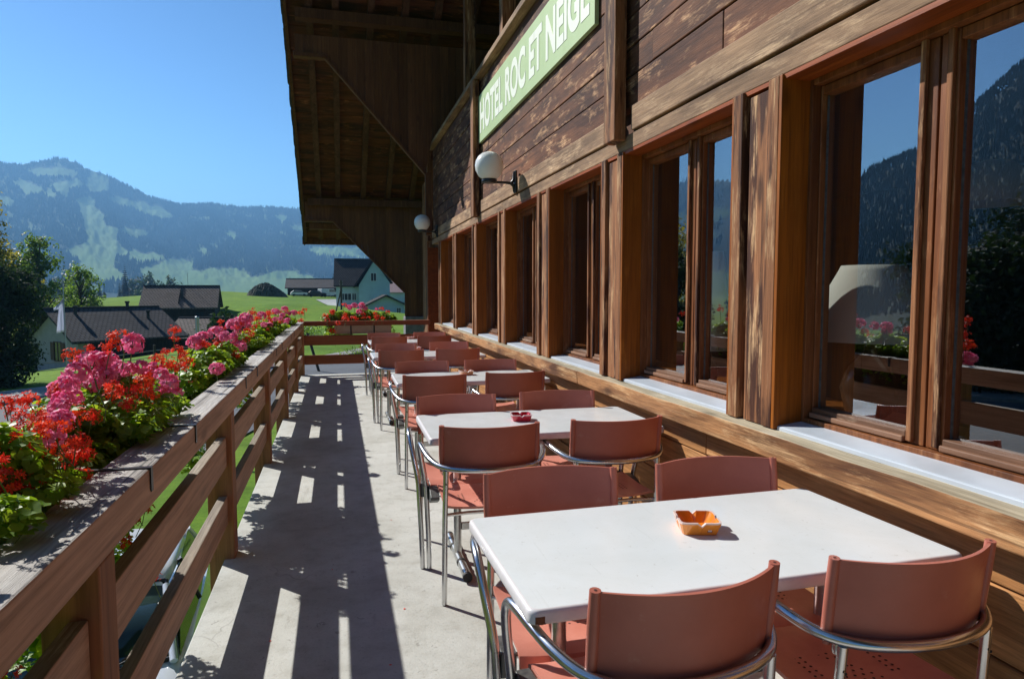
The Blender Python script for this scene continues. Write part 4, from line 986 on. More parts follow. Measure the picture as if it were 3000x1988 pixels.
H1 = [(-0.86,2.08,1.02,0.03,'R'), (-0.91,2.18,0.96,0.03,'R'), (-0.89,2.19,1.02,0.03,'R'), (-0.92,2.22,1.13,0.03,'R'), (-0.9,2.23,1.14,0.018,'R'), (-0.93,2.29,0.95,0.03,'R'), (-0.95,2.29,0.8,0.03,'R'), (-0.88,2.32,0.96,0.03,'R'), 
 (-0.83,2.32,0.85,0.03,'R'), (-0.94,2.34,1.08,0.03,'R'), (-0.95,2.34,0.77,0.03,'R'), (-0.81,2.38,1.16,0.03,'P'), (-0.83,2.39,1.11,0.03,'P'), (-0.94,2.42,1.11,0.03,'R'), (-0.83,2.47,1.11,0.03,'P'), (-0.89,2.5,0.84,0.03,'R'), 
 (-0.93,2.53,1.04,0.03,'O'), (-0.91,2.6,1.01,0.03,'O'), (-0.82,2.61,1.02,0.03,'R'), (-0.92,2.79,1.15,0.043,'P'), (-0.95,2.83,1.21,0.033,'O'), (-0.9,2.87,1.23,0.018,'R'), (-0.81,2.9,1.27,0.039,'O'), (-0.84,2.9,1.23,0.03,'R'), 
 (-0.92,2.94,1.17,0.051,'P'), (-0.87,2.94,1.18,0.04,'P'), (-0.86,2.95,1.04,0.03,'O'), (-0.94,3.05,1.08,0.047,'P'), (-0.83,3.07,1.13,0.03,'P'), (-0.82,3.07,0.88,0.042,'R'), (-0.83,3.15,1.23,0.046,'P'), (-0.84,3.17,1.02,0.04,'O'), 
 (-0.93,3.25,1.12,0.038,'P'), (-0.93,3.28,1.08,0.051,'P'), (-0.86,3.4,0.84,0.03,'R'), (-0.81,3.4,1.09,0.04,'P'), (-0.78,3.4,0.99,0.033,'P'), (-0.78,3.4,1.11,0.033,'R'), (-0.85,3.4,1.05,0.033,'P'), (-0.8,3.4,1.14,0.03,'R'), 
 (-0.76,3.4,1.17,0.02,'R'), (-0.66,3.81,0.88,0.055,'R'), (-0.96,4.35,0.91,0.055,'P'), (-0.94,4.35,0.84,0.051,'P'), (-0.95,4.35,1.01,0.051,'O'), (-0.9,4.35,1.0,0.042,'R'), (-0.92,4.35,1.22,0.034,'R'), (-0.92,4.35,1.17,0.025,'R'), 
 (-0.9,4.35,1.09,0.042,'R'), (-0.86,4.59,1.13,0.045,'P'), (-0.9,4.66,0.88,0.023,'R'), (-0.92,5.16,1.12,0.05,'P'), (-0.92,5.16,0.82,0.055,'R'), (-0.93,5.37,1.02,0.037,'R'), (-0.87,5.44,1.14,0.055,'P'), (-0.84,5.47,1.22,0.023,'R'), 
 (-0.86,5.5,1.16,0.043,'R'), (-0.84,5.5,0.93,0.055,'O'), (-0.85,5.5,0.97,0.032,'O'), (-0.91,6.45,1.03,0.055,'P'), (-0.84,6.45,0.96,0.055,'P'), (-0.91,6.54,1.15,0.055,'P'), (-0.87,6.76,1.16,0.055,'P'), (-0.82,6.78,1.19,0.055,'P'), 
 (-0.87,7.7,1.21,0.045,'R'), (-0.86,7.7,1.26,0.018,'R'), (-0.89,7.7,0.94,0.045,'R'), (-0.94,8.6,0.78,0.055,'O'), (-0.94,8.6,0.91,0.055,'R'), (-0.92,9.1,1.14,0.055,'P'), (-0.84,9.18,1.17,0.055,'R'), (-0.84,9.19,1.0,0.055,'P'), 
 (-0.91,9.85,0.76,0.055,'R'), (-0.88,10.7,1.14,0.055,'P'), (-0.87,10.7,0.99,0.055,'R'), (-0.92,11.87,1.0,0.055,'R'), (-0.84,11.9,1.15,0.055,'P'), (-0.8,11.9,1.06,0.055,'P'), (-0.7,11.9,1.08,0.055,'P'), 
 (-0.59,11.9,1.08,0.055,'R'), (-0.59,11.9,0.95,0.055,'R'), (-0.8,11.9,0.91,0.055,'R'), (-0.75,11.9,0.63,0.055,'R'), (-0.76,11.9,0.78,0.055,'R'), (-0.53,11.9,1.13,0.046,'R'),
 (-0.79,4.75,.36,.03,'R'),(-0.78,3.05,.55,.032,'R'),(-0.79,2.9,.56,.03,'R'),(-0.80,3.2,.2,.03,'R'),(-0.78,2.75,.52,.03,'R'),(-0.79,4.6,.55,.032,'R'),(-0.80,5.1,.5,.03,'R'),(-0.80,7.2,.55,.03,'R'),(-0.79,2.3,.55,.03,'R')]
rg = random.Random(11); LS = (.013, .024)
def plant(name, label, loc, blobs, count, heads, size=(.020,.036)):
    p = empty(name, loc); tag(p, label, 'geranium', 'geraniums in the flower boxes')
    mb = foliage(rg, blobs, count, size); o = mb.build('foliage', [M['gleaf'], M['stalk']], p, fix=False); o.location = -Vector(loc)
    for h_ in heads: head(p, *h_, rg)
    return p
def blobs_for(y, L, top=.0, lo=1.0):
    """overlapping mounds over the box plus trailing shoots outside it"""
    B = []
    n = max(3, int(L/.17))
    for k in range(n):
        yy = y-L/2+L*(k+.5)/n
        for q_ in range(3):
            B.append(((-.86+rg.uniform(-.10,.10), yy+rg.uniform(-.08,.08), .92+top+rg.uniform(-.08,.10)), (rg.uniform(.06,.12), rg.uniform(.06,.10), rg.uniform(.05,.10)), .42))
        B.append(((-1.0+rg.uniform(-.05,.06), yy+rg.uniform(-.06,.06), .80+rg.uniform(-.1,.05)), (.10, .10, .14+rg.uniform(-.04,.05)), .55*lo))
        B.append(((-.76, yy, .80), (.05, .10, .12), .35))
        if rg.random() < .85*lo: B.append(((-.92+rg.uniform(-.06,.04), yy, .54+rg.uniform(-.12,.06)), (.07, .08, .15), .34))
        if rg.random() < .75: B.append(((-.72+rg.uniform(-.02,.03), yy, .965), (.08, .08, .04), .22))
    return [(c, r_, w_, 0) for c, r_, w_ in B]
for y0, y1, n_ in ((1.85,3.1,9),(4.45,5.4,6),(6.6,7.5,5),(8.7,9.7,4)):
    for _ in range(n_): H1.append((rg.uniform(-.93,-.82), rg.uniform(y0,y1), rg.uniform(.36,.68), rg.uniform(.022,.032), 'R'))
for _ in range(20): H1.append((rg.uniform(-.93,-.72), rg.uniform(2.0,3.3), rg.uniform(.98,1.14), rg.uniform(.026,.036), rg.choice('RROP')))
for _ in range(38): H1.append((rg.uniform(-.98,-.74), rg.uniform(1.7,2.4), rg.uniform(.78,1.08), rg.uniform(.026,.036), rg.choice('RRO')))
for y0, y1, n_ in ((2.4,3.4,10),(4.5,5.4,12),(6.6,7.6,12),(8.7,9.7,12),(10.8,11.8,12)):
    for _ in range(n_): H1.append((rg.uniform(-.95,-.72), rg.uniform(y0,y1), rg.uniform(.95,1.16), rg.uniform(.03,.045), rg.choice('RROP')))
specs = []   # (ymin, ymax, plants)
def hsel(y0, y1, kinds): return [(x, y, z, r, k) for x, y, z, r, k in H1 if y0 <= y < y1 and k in kinds]
plant('geranium', 'pink-flowering geranium in the nearest railing bay', (-.82, 2.65, .78), blobs_for(2.72, .8, .03), 4200, hsel(0, 3.5, 'P'), LS)
plant('geranium', 'scarlet geranium at the left edge of the photo, nearest of all', (-.84, 2.0, .78), blobs_for(1.85, 1.0, .02), 5600, hsel(0, 2.3, 'RO'), LS)
plant('geranium', 'red geranium with trailing shoots behind the pink one of the nearest bay', (-.84, 3.1, .78), blobs_for(2.95, .65, .0), 2600, hsel(2.3, 3.6, 'RO'), LS)
NM = ['second', 'third', 'fourth', 'last']
CUT = [(3.9, 5.95, 4.93), (5.95, 8.1, 7.05), (8.1, 10.2, 9.2), (10.2, 12.5, 11.25)]
for nm, (a, b, yc) in zip(NM, CUT):
    plant('geranium', f'pink geranium in the {nm} railing bay', (-.82, yc-.1, .78), blobs_for(yc-.12, .85, -.01), 2600, hsel(a, b, 'P'), (.016,.028))
    plant('geranium', f'red geranium in the {nm} railing bay', (-.82, yc+.1, .78), blobs_for(yc+.12, .85, -.01), 2600, hsel(a, b, 'RO'), (.016,.028))
EH = [(0.13,12.42,1.2,.05,'R'),(0.21,12.45,1.15,.05,'P'),(0.3,12.41,1.19,.052,'P'),(0.43,12.42,1.19,.058,'P'),(0.47,12.4,1.14,.055,'P'),(0.38,12.45,1.08,.05,'P'),(0.45,12.38,1.04,.045,'R'),(0.46,12.4,.98,.045,'R'),(0.11,12.52,.97,.05,'R'),(0.16,12.42,.96,.05,'R'),(0.28,12.54,.97,.05,'R'),(0.56,12.52,.97,.03,'R'),
 (0.68,12.42,1.12,.03,'P'),(0.77,12.42,1.13,.045,'R'),(0.88,12.43,1.06,.045,'R'),(0.65,12.46,1.04,.045,'O'),(0.69,12.45,.99,.045,'R'),(0.67,12.44,.96,.04,'R'),(0.79,12.46,.96,.04,'R'),(0.33,12.54,.95,.04,'R'),(-.19,12.43,1.0,.06,'R'),(-.1,12.41,1.07,.06,'R'),(-.14,12.5,.75,.05,'O'),(-.08,12.5,.74,.05,'O'),(.01,12.48,.88,.05,'R'),(.14,12.54,1.02,.05,'O'),(-.07,12.43,1.08,.05,'O'),(.41,12.5,.44,.035,'R'),(-.17,12.45,.93,.05,'R')]
eblobs = lambda x0, x1, n: [((x0+(x1-x0)*(k+.5)/n, 12.46+rg.uniform(-.03,.04), .95+rg.uniform(-.03,.06)), (.13, .11, .12), 1, 0) for k in range(n)]+[((x0+(x1-x0)*(k+.5)/n, 12.60, .70), (.1, .07, .16), .5, 0) for k in range(n)]
plant('geranium', 'red geranium at the left of the end railing box', (.0, 12.46, .84), eblobs(-.2, .22, 4), 1000, [h for h in EH if h[0] < .2], (.022,.038))
plant('geranium', 'pink geranium in the middle of the end railing box', (.36, 12.46, .84), eblobs(.15, .55, 3)[:3], 600, [h for h in EH if .2 <= h[0] < .6], (.022,.038))
plant('geranium', 'small red geranium at the right of the end railing box', (.8, 12.46, .84), [(c, (a*.8, b*.8, d*.7), w_, 0) for c, (a, b, d), w_, _ in eblobs(.6, 1.0, 3)], 450, [h for h in EH if h[0] >= .6], (.02,.034))

pm = bpy.data.meshes.new('petal'); pm.from_pydata([(0,0,.0012),(.008,-.004,.003),(.013,0,.0022),(.008,.005,.0016),(.002,.004,.001)], [], [(0,1,2,3,4)]); pm.materials.append(M['petal_r'])
for x, y in ((.27,3.05),(.33,2.35),(.18,2.6),(.30,4.3),(-.05,3.6),(.22,5.4),(.36,1.9),(-.3,2.9),(.15,1.95)):
    o = link(bpy.data.objects.new('fallen_petal', pm)); o.location = (x, y, .0005); o.rotation_euler = (0, 0, rg.uniform(0, 6.28)); tag(o, 'tiny red petal fallen on the concrete terrace floor', 'petal', 'petals fallen on the terrace floor')

# ------------------------------------------------------------------ trees
def tree(name, label, x, y, hgt, wid, leafm, seed, group=None, leaves=5000, lsize=.2, base=.25, shape='round', trunk_r=.22, z=None, lean=0):
    rng = random.Random(seed); z0 = gz(x, y)-.2 if z is None else z
    r = empty(name, (x, y, z0)); tag(r, label, 'tree', group)
    mt = MB(); H_ = hgt
    top = Vector((lean, 0, H_*.86)); mt.tube([(0,0,0), (lean*.2, 0, H_*.25), (lean*.5, .1, H_*.55), tuple(top)], [trunk_r*1.25, trunk_r, trunk_r*.6, .03], 9)
    cl = []
    nl = 46 if shape == 'round' else 0
    for k in range(nl):
        t_ = rng.uniform(base, .95); a = rng.uniform(0, 6.28); prof = math.sin(math.pi*min(1, max(.04, ((t_-base)/(1-base))*.86+.14)))**.7
        L = wid/2*prof*rng.uniform(.55, 1.0); s0 = Vector((lean*t_*.8, 0, H_*max(.15, t_-.12))); e = Vector((lean*t_+math.cos(a)*L, math.sin(a)*L, H_*t_+rng.uniform(-.03,.06)*H_))
        mt.tube([s0, (s0+e)/2+Vector((0,0,.06*H_)), e], [trunk_r*.4, trunk_r*.22, .02], 6)
        for q_ in range(5):
            cl.append((e+Vector((rng.gauss(0,1), rng.gauss(0,1), rng.gauss(0,.8)))*wid*.07, wid*rng.uniform(.07, .15)))
            if q_ > 2: cl.append(((s0+e)/2+Vector((rng.gauss(0,1), rng.gauss(0,1), rng.gauss(.4,.8)))*wid*.06, wid*rng.uniform(.05, .10)))
    mt.build('trunk', M['bark'], r, fix=False)
    mc = MB()
    if shape == 'round':
        for i in range(leaves):
            c, rad = rng.choice(cl); d = Vector((rng.gauss(0,1), rng.gauss(0,1), rng.gauss(0,1))).normalized(); p = c+d*rad*rng.uniform(.5, 1.1)
            if p.z < .3: p.z = .3+rng.random()*.5
            u, v_, n_ = basis(d+Vector((rng.uniform(-.8,.8), rng.uniform(-.8,.8), rng.uniform(-.2,.9))), rng.uniform(0, 6.28)); s_ = lsize*rng.uniform(.6, 1.3)
            mc.add([p-u*s_*.5, p+v_*s_*.32, p+u*s_*.6+n_*s_*.15, p-v_*s_*.32], [(0,1,2,3)], 0)
    else:   # conifer: drooping whorls of ragged boughs
        lay = max(9, int(H_*1.8))
        for j in range(lay):
            t_ = base*.5+(1-base*.5)*j/lay; L = wid/2*(1-t_)**.85+.06*wid*(1-t_); nb_ = 11
            for k in range(nb_):
                a = 6.28*k/nb_+rng.uniform(-.25,.25)+j; LL = L*rng.uniform(.7, 1.15); d = Vector((math.cos(a), math.sin(a), 0)); w_ = Vector((-d.y, d.x, 0))*LL*.30
                p0 = Vector((0,0,H_*t_)); p1 = p0+d*LL*.55+Vector((0,0,-.06*LL)); p2 = p0+d*LL+Vector((0,0,-.38*LL))
                mc.add([p0+Vector((0,0,.12*LL)), p1+w_, p2, p1-w_], [(0,1,2),(0,2,3)], 0)
                mc.add([p0, p1+w_*.8+Vector((0,0,-.3*LL)), p1-w_*.8+Vector((0,0,-.25*LL))], [(0,1,2)], 0)
    mc.build('crown', leafm, r, fix=False)
    return r
tree('deciduous_tree', 'tall olive-green tree at the left edge, tallest of the near trees', -32.6, 74.5, 15.5, 9.0, M['leaf_gold'], 3, leaves=17000, lsize=.32, base=.06)
tree('deciduous_tree', 'mid-green tree right of the tall olive one behind the low house', -27.4, 74.5, 11.4, 5.4, M['leaf_mid'], 5, leaves=13000, lsize=.26, base=.03)
tree('deciduous_tree', 'dense dark ivy-like tree in front of the low white house', -15.0, 35.3, 6.6, 3.9, M['leaf_dark'], 8, leaves=24000, lsize=.16, base=.02)
tree('deciduous_tree', 'small pale green tree beside the low house roof', -25.3, 78.5, 9.3, 4.0, M['leaf_mid'], 9, leaves=6000, lsize=.24, base=.03)
# trees left of the picture, mirrored in the window panes
for i, (a, d, h_, w_) in enumerate([(-43.2,55,11.2,6), (-48.4,52,11.0,7), (-46,34,6.2,7), (-50,33,6.4,7), (-53,45,9,8)]):
    tree('deciduous_tree', 'dark tree mirrored in the window panes', d*math.sin(R(a)), d*math.cos(R(a)), h_, w_, M['leaf_dark'], 30+i, 'trees beyond the left edge seen only as reflections', 9000, .30, .05)
# valley trees: two broad kinds and a conifer, copied
protoA = tree('deciduous_tree', 'x', 0, 0, 11, 9, M['leaf_far'], 41, leaves=1500, lsize=.8, base=.05, z=0)
protoB = tree('spruce', 'x', 0, 0, 15, 5.5, M['needle'], 42, shape='con', base=.1, z=0)
used = {id(protoA): False, id(protoB): False}
def place(proto, x, y, s, label, group):
    c = proto if not used[id(proto)] else copy_tree(proto); used[id(proto)] = True
    c.location = (x, y, gz(x, y)-.3); c.scale = (s, s, s*rnd.uniform(.9, 1.15)); c.rotation_euler = (0, 0, rnd.uniform(0, 6.28)); tag(c, label, 'tree', group)
rv = random.Random(77)
for i in range(60):
    a = rv.uniform(-21.5, -12.0) if i < 46 else rv.uniform(-12, -6.5); d = rv.uniform(250, 480); con = rv.random() < .45
    place(protoB if con else protoA, d*math.sin(R(a)), d*math.cos(R(a)), rv.uniform(.75, 1.25)*d/330*(1.15 if i < 46 else .62), 'far spruce in the hazy tree belt of the valley' if con else 'far leafy tree in the hazy tree belt of the valley', 'spruces of the valley tree belt' if con else 'leafy trees of the valley tree belt')
for a, d, s in ((-8.9,300,.95), (-8.4,305,1.1), (-9.4,310,.8)): place(protoA, d*math.sin(R(a)), d*math.cos(R(a)), s, 'round tree in the dark clump behind the tall barn', 'tree clump behind the tall barn')
for a, d, s in ((-1.5,185,.42), (-1.0,185,.5), (-.55,182,.55), (-.2,182,.66), (-2.0,190,.4), (.3,188,.6)): place(protoB, d*math.sin(R(a)), d*math.cos(R(a)), s, 'spruce standing behind the long brown barn', 'spruces behind the long barn')
def shrub(x, y, h_, w_, seed, label, m=None):
    rng = random.Random(seed); r = empty('shrub', (x, y, gz(x, y))); tag(r, label, 'shrub')
    mc = MB(); mb = MB()
    for i in range(7): a = rng.uniform(0, 6.28); mb.tube([(0,0,0), (math.cos(a)*w_*.3, math.sin(a)*w_*.15, h_*rng.uniform(.6,.95))], [.02,.006], 5)
    for i in range(900):
        p = Vector((rng.gauss(0, w_*.28), rng.gauss(0, w_*.13), abs(rng.gauss(h_*.45, h_*.26)))); u, v_, n_ = basis(Vector((rng.gauss(0,1), rng.gauss(0,1), rng.gauss(.6,1))), rng.uniform(0,6.28)); s_ = h_*.09
        mc.add([p-u*s_, p+v_*s_*.6, p+u*s_, p-v_*s_*.6], [(0,1,2,3)])
    mb.build('stems', M['bark'], r, fix=False); mc.build('foliage', m or M['leaf_mid'], r, fix=False)
shrub(-3.4, 60, 1.1, 4.2, 3, 'low grey-green shrubs in the meadow beyond the end railing')
shrub(-8.9, 60, 2.4, 2.2, 4, 'small dark bush at the foot of the tall barn', M['leaf_dark'])
shrub(1.9, 44.5, .6, 3.4, 5, 'low green shrub by the far road edge seen through the end railing')

# ------------------------------------------------------------------ buildings beyond
def quad_uv(me):
    uv = me.uv_layers.new(name='UVMap')
    for p in me.polygons:
        n_ = p.normal; u = Vector((0,0,1)).cross(n_)
        if u.length < .01: u = Vector((1,0,0))
        u.normalize(); v_ = n_.cross(u)
        for li in p.loop_indices:
            co = me.vertices[me.loops[li].vertex_index].co; uv.data[li].uv = (co.dot(u), co.dot(v_))
def gable_house(name, label, cat, loc, rz, L, Wd, eave, ridge, wallm, roofm, ov=.5, th=.18, gablem=None, depth=3):
    """ridge along local x, centre at origin, z from 0"""
    h = empty(name, loc, rz); tag(h, label, cat)
    mb = MB(); l2, w2 = L/2, Wd/2
    mb.prism([(-w2, -depth), (w2, -depth), (w2, eave), (0, ridge), (-w2, eave)], -l2, l2, 'x'); mb.build('wall', wallm, h)
    if gablem:
        mb = MB(); mb.prism([(-w2-.01, eave-.3), (w2+.01, eave-.3), (w2+.01, eave+.01), (0, ridge+.01), (-w2-.01, eave+.01)], -l2-.06, -l2-.005, 'x'); mb.prism([(-w2, eave-.3), (w2, eave-.3), (w2, eave), (0, ridge), (-w2, eave)], l2+.005, l2+.06, 'x'); mb.build('gable_boards', gablem, h)
    mb = MB(); sl_ = (ridge-eave)/w2
    for s_ in (-1, 1):
        e = s_*(w2+ov); ze = eave-ov*sl_
        vs = [(-l2-ov, e, ze+.06), (l2+ov, e, ze+.06), (l2+ov, 0, ridge+.06), (-l2-ov, 0, ridge+.06)]; vs += [(a, b, c+th) for a, b, c in vs]
        mb.add(vs, [(0,1,2,3),(7,6,5,4),(0,4,5,1),(1,5,6,2),(2,6,7,3),(3,7,4,0)])
    o = mb.build('roof', roofm, h); quad_uv(o.data)
    mb = MB(); mb.box(-l2-ov, l2+ov, -.14, .14, ridge+.2, ridge+.29); mb.build('ridge_cap', M['shingle'], o)
    return h, o
def win(h, x, y, z, w_, hh, axis='y', sgn=-1, frame=None, shut=None, cross=True):
    """window on a wall face; axis = normal axis"""
    fr = frame or M['white']
    def B(mb, u0, u1, z0, z1, d0, d1):
        if axis == 'y': mb.box(x+u0, x+u1, min(y+sgn*d0, y+sgn*d1), max(y+sgn*d0, y+sgn*d1), z+z0, z+z1)
        else: mb.box(min(x+sgn*d0, x+sgn*d1), max(x+sgn*d0, x+sgn*d1), y+u0, y+u1, z+z0, z+z1)
    a = w_/2; b = hh/2; mb = MB()
    B(mb, -a-.07, -a, -b-.07, b+.07, .0, .06); B(mb, a, a+.07, -b-.07, b+.07, 0, .06); B(mb, -a, a, b, b+.07, 0, .06); B(mb, -a, a, -b-.07, -b, 0, .08)
    if cross: B(mb, -.03, .03, -b, b, .012, .04)
    o = mb.build('window', fr, h)
    mb = MB(); B(mb, -a, a, -b, b, .004, .012); mb.build('pane', M['farglass'], o)
    if shut:
        for s_ in (-1, 1):
            mb = MB(); c = s_*(a+.07+w_*.26); B(mb, c-w_*.24, c+w_*.24, -b, b, .0, .05); mb.build('shutter', shut, o)
# tall tiled barn on the left
zb = gz(-17.5, 88)
h, rf_ = gable_house('barn', 'dark timber barn with tall tiled roof on the meadow, left of centre', 'barn', (-17.9, 89.5, -3.4), R(4), 7.6, 7.2, 2.9, 5.25, M['barnwood'], M['tiles'], .35)
win(h, 2.2, -3.6, 1.9, .8, 1.0, frame=M['barnwood']); mb = MB(); mb.box(.1, .28, -2.4, -1.9, 3.6, 4.9); mb.build('ridge_flashing', M['shingle'], rf_)
mb = MB()
for k in range(8): mb.obox((-.05+k*.0, -.15-k*.42, 5.34-k*.275), (.07,0,0), (0,.2,-.13), (0,.04,.07))
mb.build('valley_batten', M['shingle'], rf_); mb = MB(); mb.tube([(.6,0,5.4), (.6,0,7.0)], .02, 6); mb.build('aerial', M['shingle'], rf_)
# long low house
h, rf_ = gable_house('low_house', 'long low house with white gable wall and dark slate roof at the left', 'house', (-18.45, 62.55, -5.4), R(42), 7.5, 7.5, 3.3, 5.3, M['barnwood'], M['tiles_dark'], .75)
mb = MB(); mb.prism([(-3.75, -3), (3.75, -3), (3.75, 3.25), (0, 5.2), (-3.75, 3.25)], -3.81, -3.755, 'x'); mb.box(-3.81, -3.0, -3.81, -3.752, -3, 3.25); mb.build('plaster_gable', simple('grey_white_plaster', (.42,.35,.37), .9, nz=.1, nscale=2), h)
win(h, -3.815, -.6, 2.2, 1.1, 1.4, axis='x', sgn=-1, frame=M['redshutter'], shut=M['redshutter'])
for x_, y_ in ((-2.6, -.9), (1.7, -.3), (2.6, -1.8)):
    mb = MB(); mb.tube([(x_, y_, 4.0), (x_, y_, 6.0-abs(y_)*.5)], .13, 8); mb.tube([(x_, y_, 6.0-abs(y_)*.5), (x_, y_, 6.15-abs(y_)*.5)], .19, 8); mb.build('chimney', M['shingle'], rf_)
# annex with lean-to roof between the two
h, rf_ = gable_house('annex', 'lean-to annex with a slanting roof between low house and tall barn', 'shed', (-11.6, 70, -5.0), R(-14), 5.0, 6.4, 2.2, 3.7, M['barnwood'], M['tiles'], .5)
# white-turquoise house
h, rf_ = gable_house('turquoise_house', 'turquoise two-storey house with dark roof and front gable beside the bracket', 'house', (2.95, 113.5, -2.6), R(-2), 5.8, 8.5, 4.9, 8.9, M['turq2'], M['tiles_dark'], .35)
mb = MB(); mb.prism([(-.0, -2), (4.6, -2), (4.6, 5.3), (2.3, 8.55), (0, 4.85)], -7.4, -1, 'y')
o = mb.build('front_wing', M['turq'], h); 
o.location = (.55, 0, 0)
mb = MB()
for (p, q_) in (((.2-.35, 4.5), (2.85, 8.85)), ((2.85, 8.85), (5.5, 5.1))):
    d = Vector((q_[0]-p[0], 0, q_[1]-p[1])); u = d.normalized(); n_ = Vector((-u.z, 0, u.x)); c = Vector(((p[0]+q_[0])/2, -4.4, (p[1]+q_[1])/2)); mb.obox(c+n_*.1, d/2, (0, 3.4, 0), n_*.09)
mb.build('wing_roof', M['tiles_dark'], h)
for z_ in (6.1, 2.2): win(h, 2.75, -7.4, z_, .75, 1.15)
for x_, w__ in ((-2.0, .55), (-1.15, 1.0), (-.2, .55)): win(h, x_, -4.25, 3.1, w__, 1.0)
for x_ in (-2.3, -1.2, -.1): win(h, x_, -4.25, .35, .7, 1.1)
mb = MB(); mb.box(-2.7, .5, -4.45, -4.26, 1.25, 1.45); mb.build('cornice', M['white'], h)
# garage with shallow gable facing us
g = empty('garage', (6.6, 96, -2.2)); tag(g, 'low turquoise garage with shallow dark gable roof in front of the turquoise house', 'garage')
mb = MB(); mb.prism([(-2.5, -1), (2.5, -1), (2.5, 1.75), (0, 2.85), (-2.5, 1.75)], 0, 7, 'y'); mb.build('wall', M['turq2'], g)
mb = MB()
for s_ in (-1, 1):
    p = (s_*2.95, 1.5); q_ = (0, 2.95); d = Vector((q_[0]-p[0], 0, q_[1]-p[1])); u = d.normalized(); n_ = Vector((-u.z, 0, u.x))*(1 if s_ < 0 else -1); mb.obox(Vector((p[0]/2, 3.2, (p[1]+q_[1])/2))+n_*.06, d/2, (0, 3.9, 0), n_*.09)
mb.build('roof', M['tiles_dark'], g); win(g, 1.7, 0, .8, .5, .9)
h, _r = gable_house('pink_roofed_house', 'house with pale pink tiled roof partly behind the turquoise house', 'house', (11.5, 132, -2.5), R(0), 6, 7, 3.7, 6.1, M['turq2'], M['pink'], .4)
# long brown barn, vehicles
h, _r = gable_house('long_barn', 'long low brown barn with dark roof on the hill in the centre distance', 'barn', (-3.6, 152, gz(-4, 148)-.1), R(1), 12.4, 10.5, 1.75, 3.5, M['barnwood'], M['tiles_dark'], .5)
mb = MB(); mb.box(-6.7, 6.7, -.12, .12, 3.78, 3.86); mb.build('ridge_light_strip', M['gravel'], _r)
def far_vehicle(x, y, rz, paint, label, s=1.0, van=False):
    z = gz(x, y)+.12; r = empty('parked_car', (x, y, z), rz); r.scale = (s, s, s); tag(r, label, 'car', 'vehicles at the long barn')
    side = [(-2.1,.35),(2.1,.35),(2.15,.75),(1.9,.95),(1.0,1.02),(.5,1.45),(-1.3,1.5),(-1.95,1.05),(-2.12,.8)] if not van else [(-2.2,.35),(2.1,.35),(2.15,.9),(1.6,1.1),(1.1,1.85),(-2.15,1.9)]
    mb = MB(); mb.prism([(p, q_) for p, q_ in side], -.82, .82, 'y'); mb.build('body', paint, r, bevel=.06)
    mb = MB(); mb.prism([(.95,1.03),(.5,1.40),(-1.25,1.44),(-1.8,1.05)] if not van else [(1.5,1.15),(1.1,1.75),(-.2,1.75),(-.2,1.15)], -.835, .835, 'y'); mb.build('side_windows', M['carglass'], r)
    for px in (-1.3, 1.3):
        for s_ in (-1, 1): mb = MB(); mb.lathe((px, s_*.74-.08, .33), [(0,0),(.33,0),(.33,.16),(0,.16)], 16, 0, 'y'); mb.build('wheel', M['rubber'], r)
far_vehicle(-7.2, 141, .1, M['white'], 'pale low car at the left end of the long barn', .75)
far_vehicle(-3.6, 134, .0, M['carblack'], 'dark flatbed car parked before the long barn', .8)
far_vehicle(-1.6, 136, .6, M['white'], 'white van parked before the long barn', .85, True)
# earth heap
rs2 = np.random.RandomState(9); mb = MB(); n_ = 40; vs = []
for i in range(n_+1):
    for j in range(n_+1):
        u = -1+2*i/n_; v_ = -1+2*j/n_; rr_ = math.hypot(u, v_); hgt = max(0, 1-rr_**1.5)**.8*(1-.25*u)
        vs.append((u*3.6, v_*3.0, hgt*2.5+(rs2.rand()-.5)*.3*min(1, hgt*3)-.1))
mb.add(vs, [(i*(n_+1)+j, (i+1)*(n_+1)+j, (i+1)*(n_+1)+j+1, i*(n_+1)+j+1) for i in range(n_) for j in range(n_)])
o = mb.build('earth_heap', M['earth'], loc=(-12.2, 131, gz(-12.2, 131))); tag(o, 'dark overgrown earth heap on the crest of the meadow', 'earth heap')
# white valley building
h, _r = gable_house('farmhouse', 'tiny white farm building far off in the valley trees', 'house', (400*math.sin(R(-18.3)), 400*math.cos(R(-18.3)), gz(400*math.sin(R(-18.3)), 400*math.cos(R(-18.3)))+1), .1, 11, 5, 3.2, 4.6, M['white'], M['white'], .5)
# flag, fence, posts
fl = empty('flag', (-12.98, 38, gz(-13,38))); tag(fl, 'white flag hanging limp from a thin pole before the low house', 'flag')
mb = MB(); mb.tube([(0,0,-.2), (0,0,5.05)], .028, 8); mb.build('pole', M['brass'], fl)
mb = MB(); vs = []; zt = 1.18-gz(-13,38)
for i in range(13):
    t_ = i/12; wd = [.0, .26, .42, .40, .24, .2, .22, .24, .25, .27, .29, .31, .33][i]*.82
    for j in range(7): s_ = j/6; vs.append((-s_*wd*1.25-.03, .07*math.sin(s_*9+t_*3)*s_+.02, zt-t_*1.75-s_*(.28 if i < 4 else .04)))
mb.add(vs, [(i*7+j, i*7+j+1, (i+1)*7+j+1, (i+1)*7+j) for i in range(12) for j in range(6)], 0, True); o = mb.build('cloth', M['fabricflag'], fl); sd_ = o.modifiers.new('s', 'SOLIDIFY'); sd_.thickness = .006
FP = [(-19.5, 31.5), (-14.75, 34.4), (-9.6, 40.5), (-5, 47)]
fe_ = empty('meadow_fence', (FP[0][0], FP[0][1], 0)); tag(fe_, 'thin wire fence with dark posts at the meadow edge', 'fence')
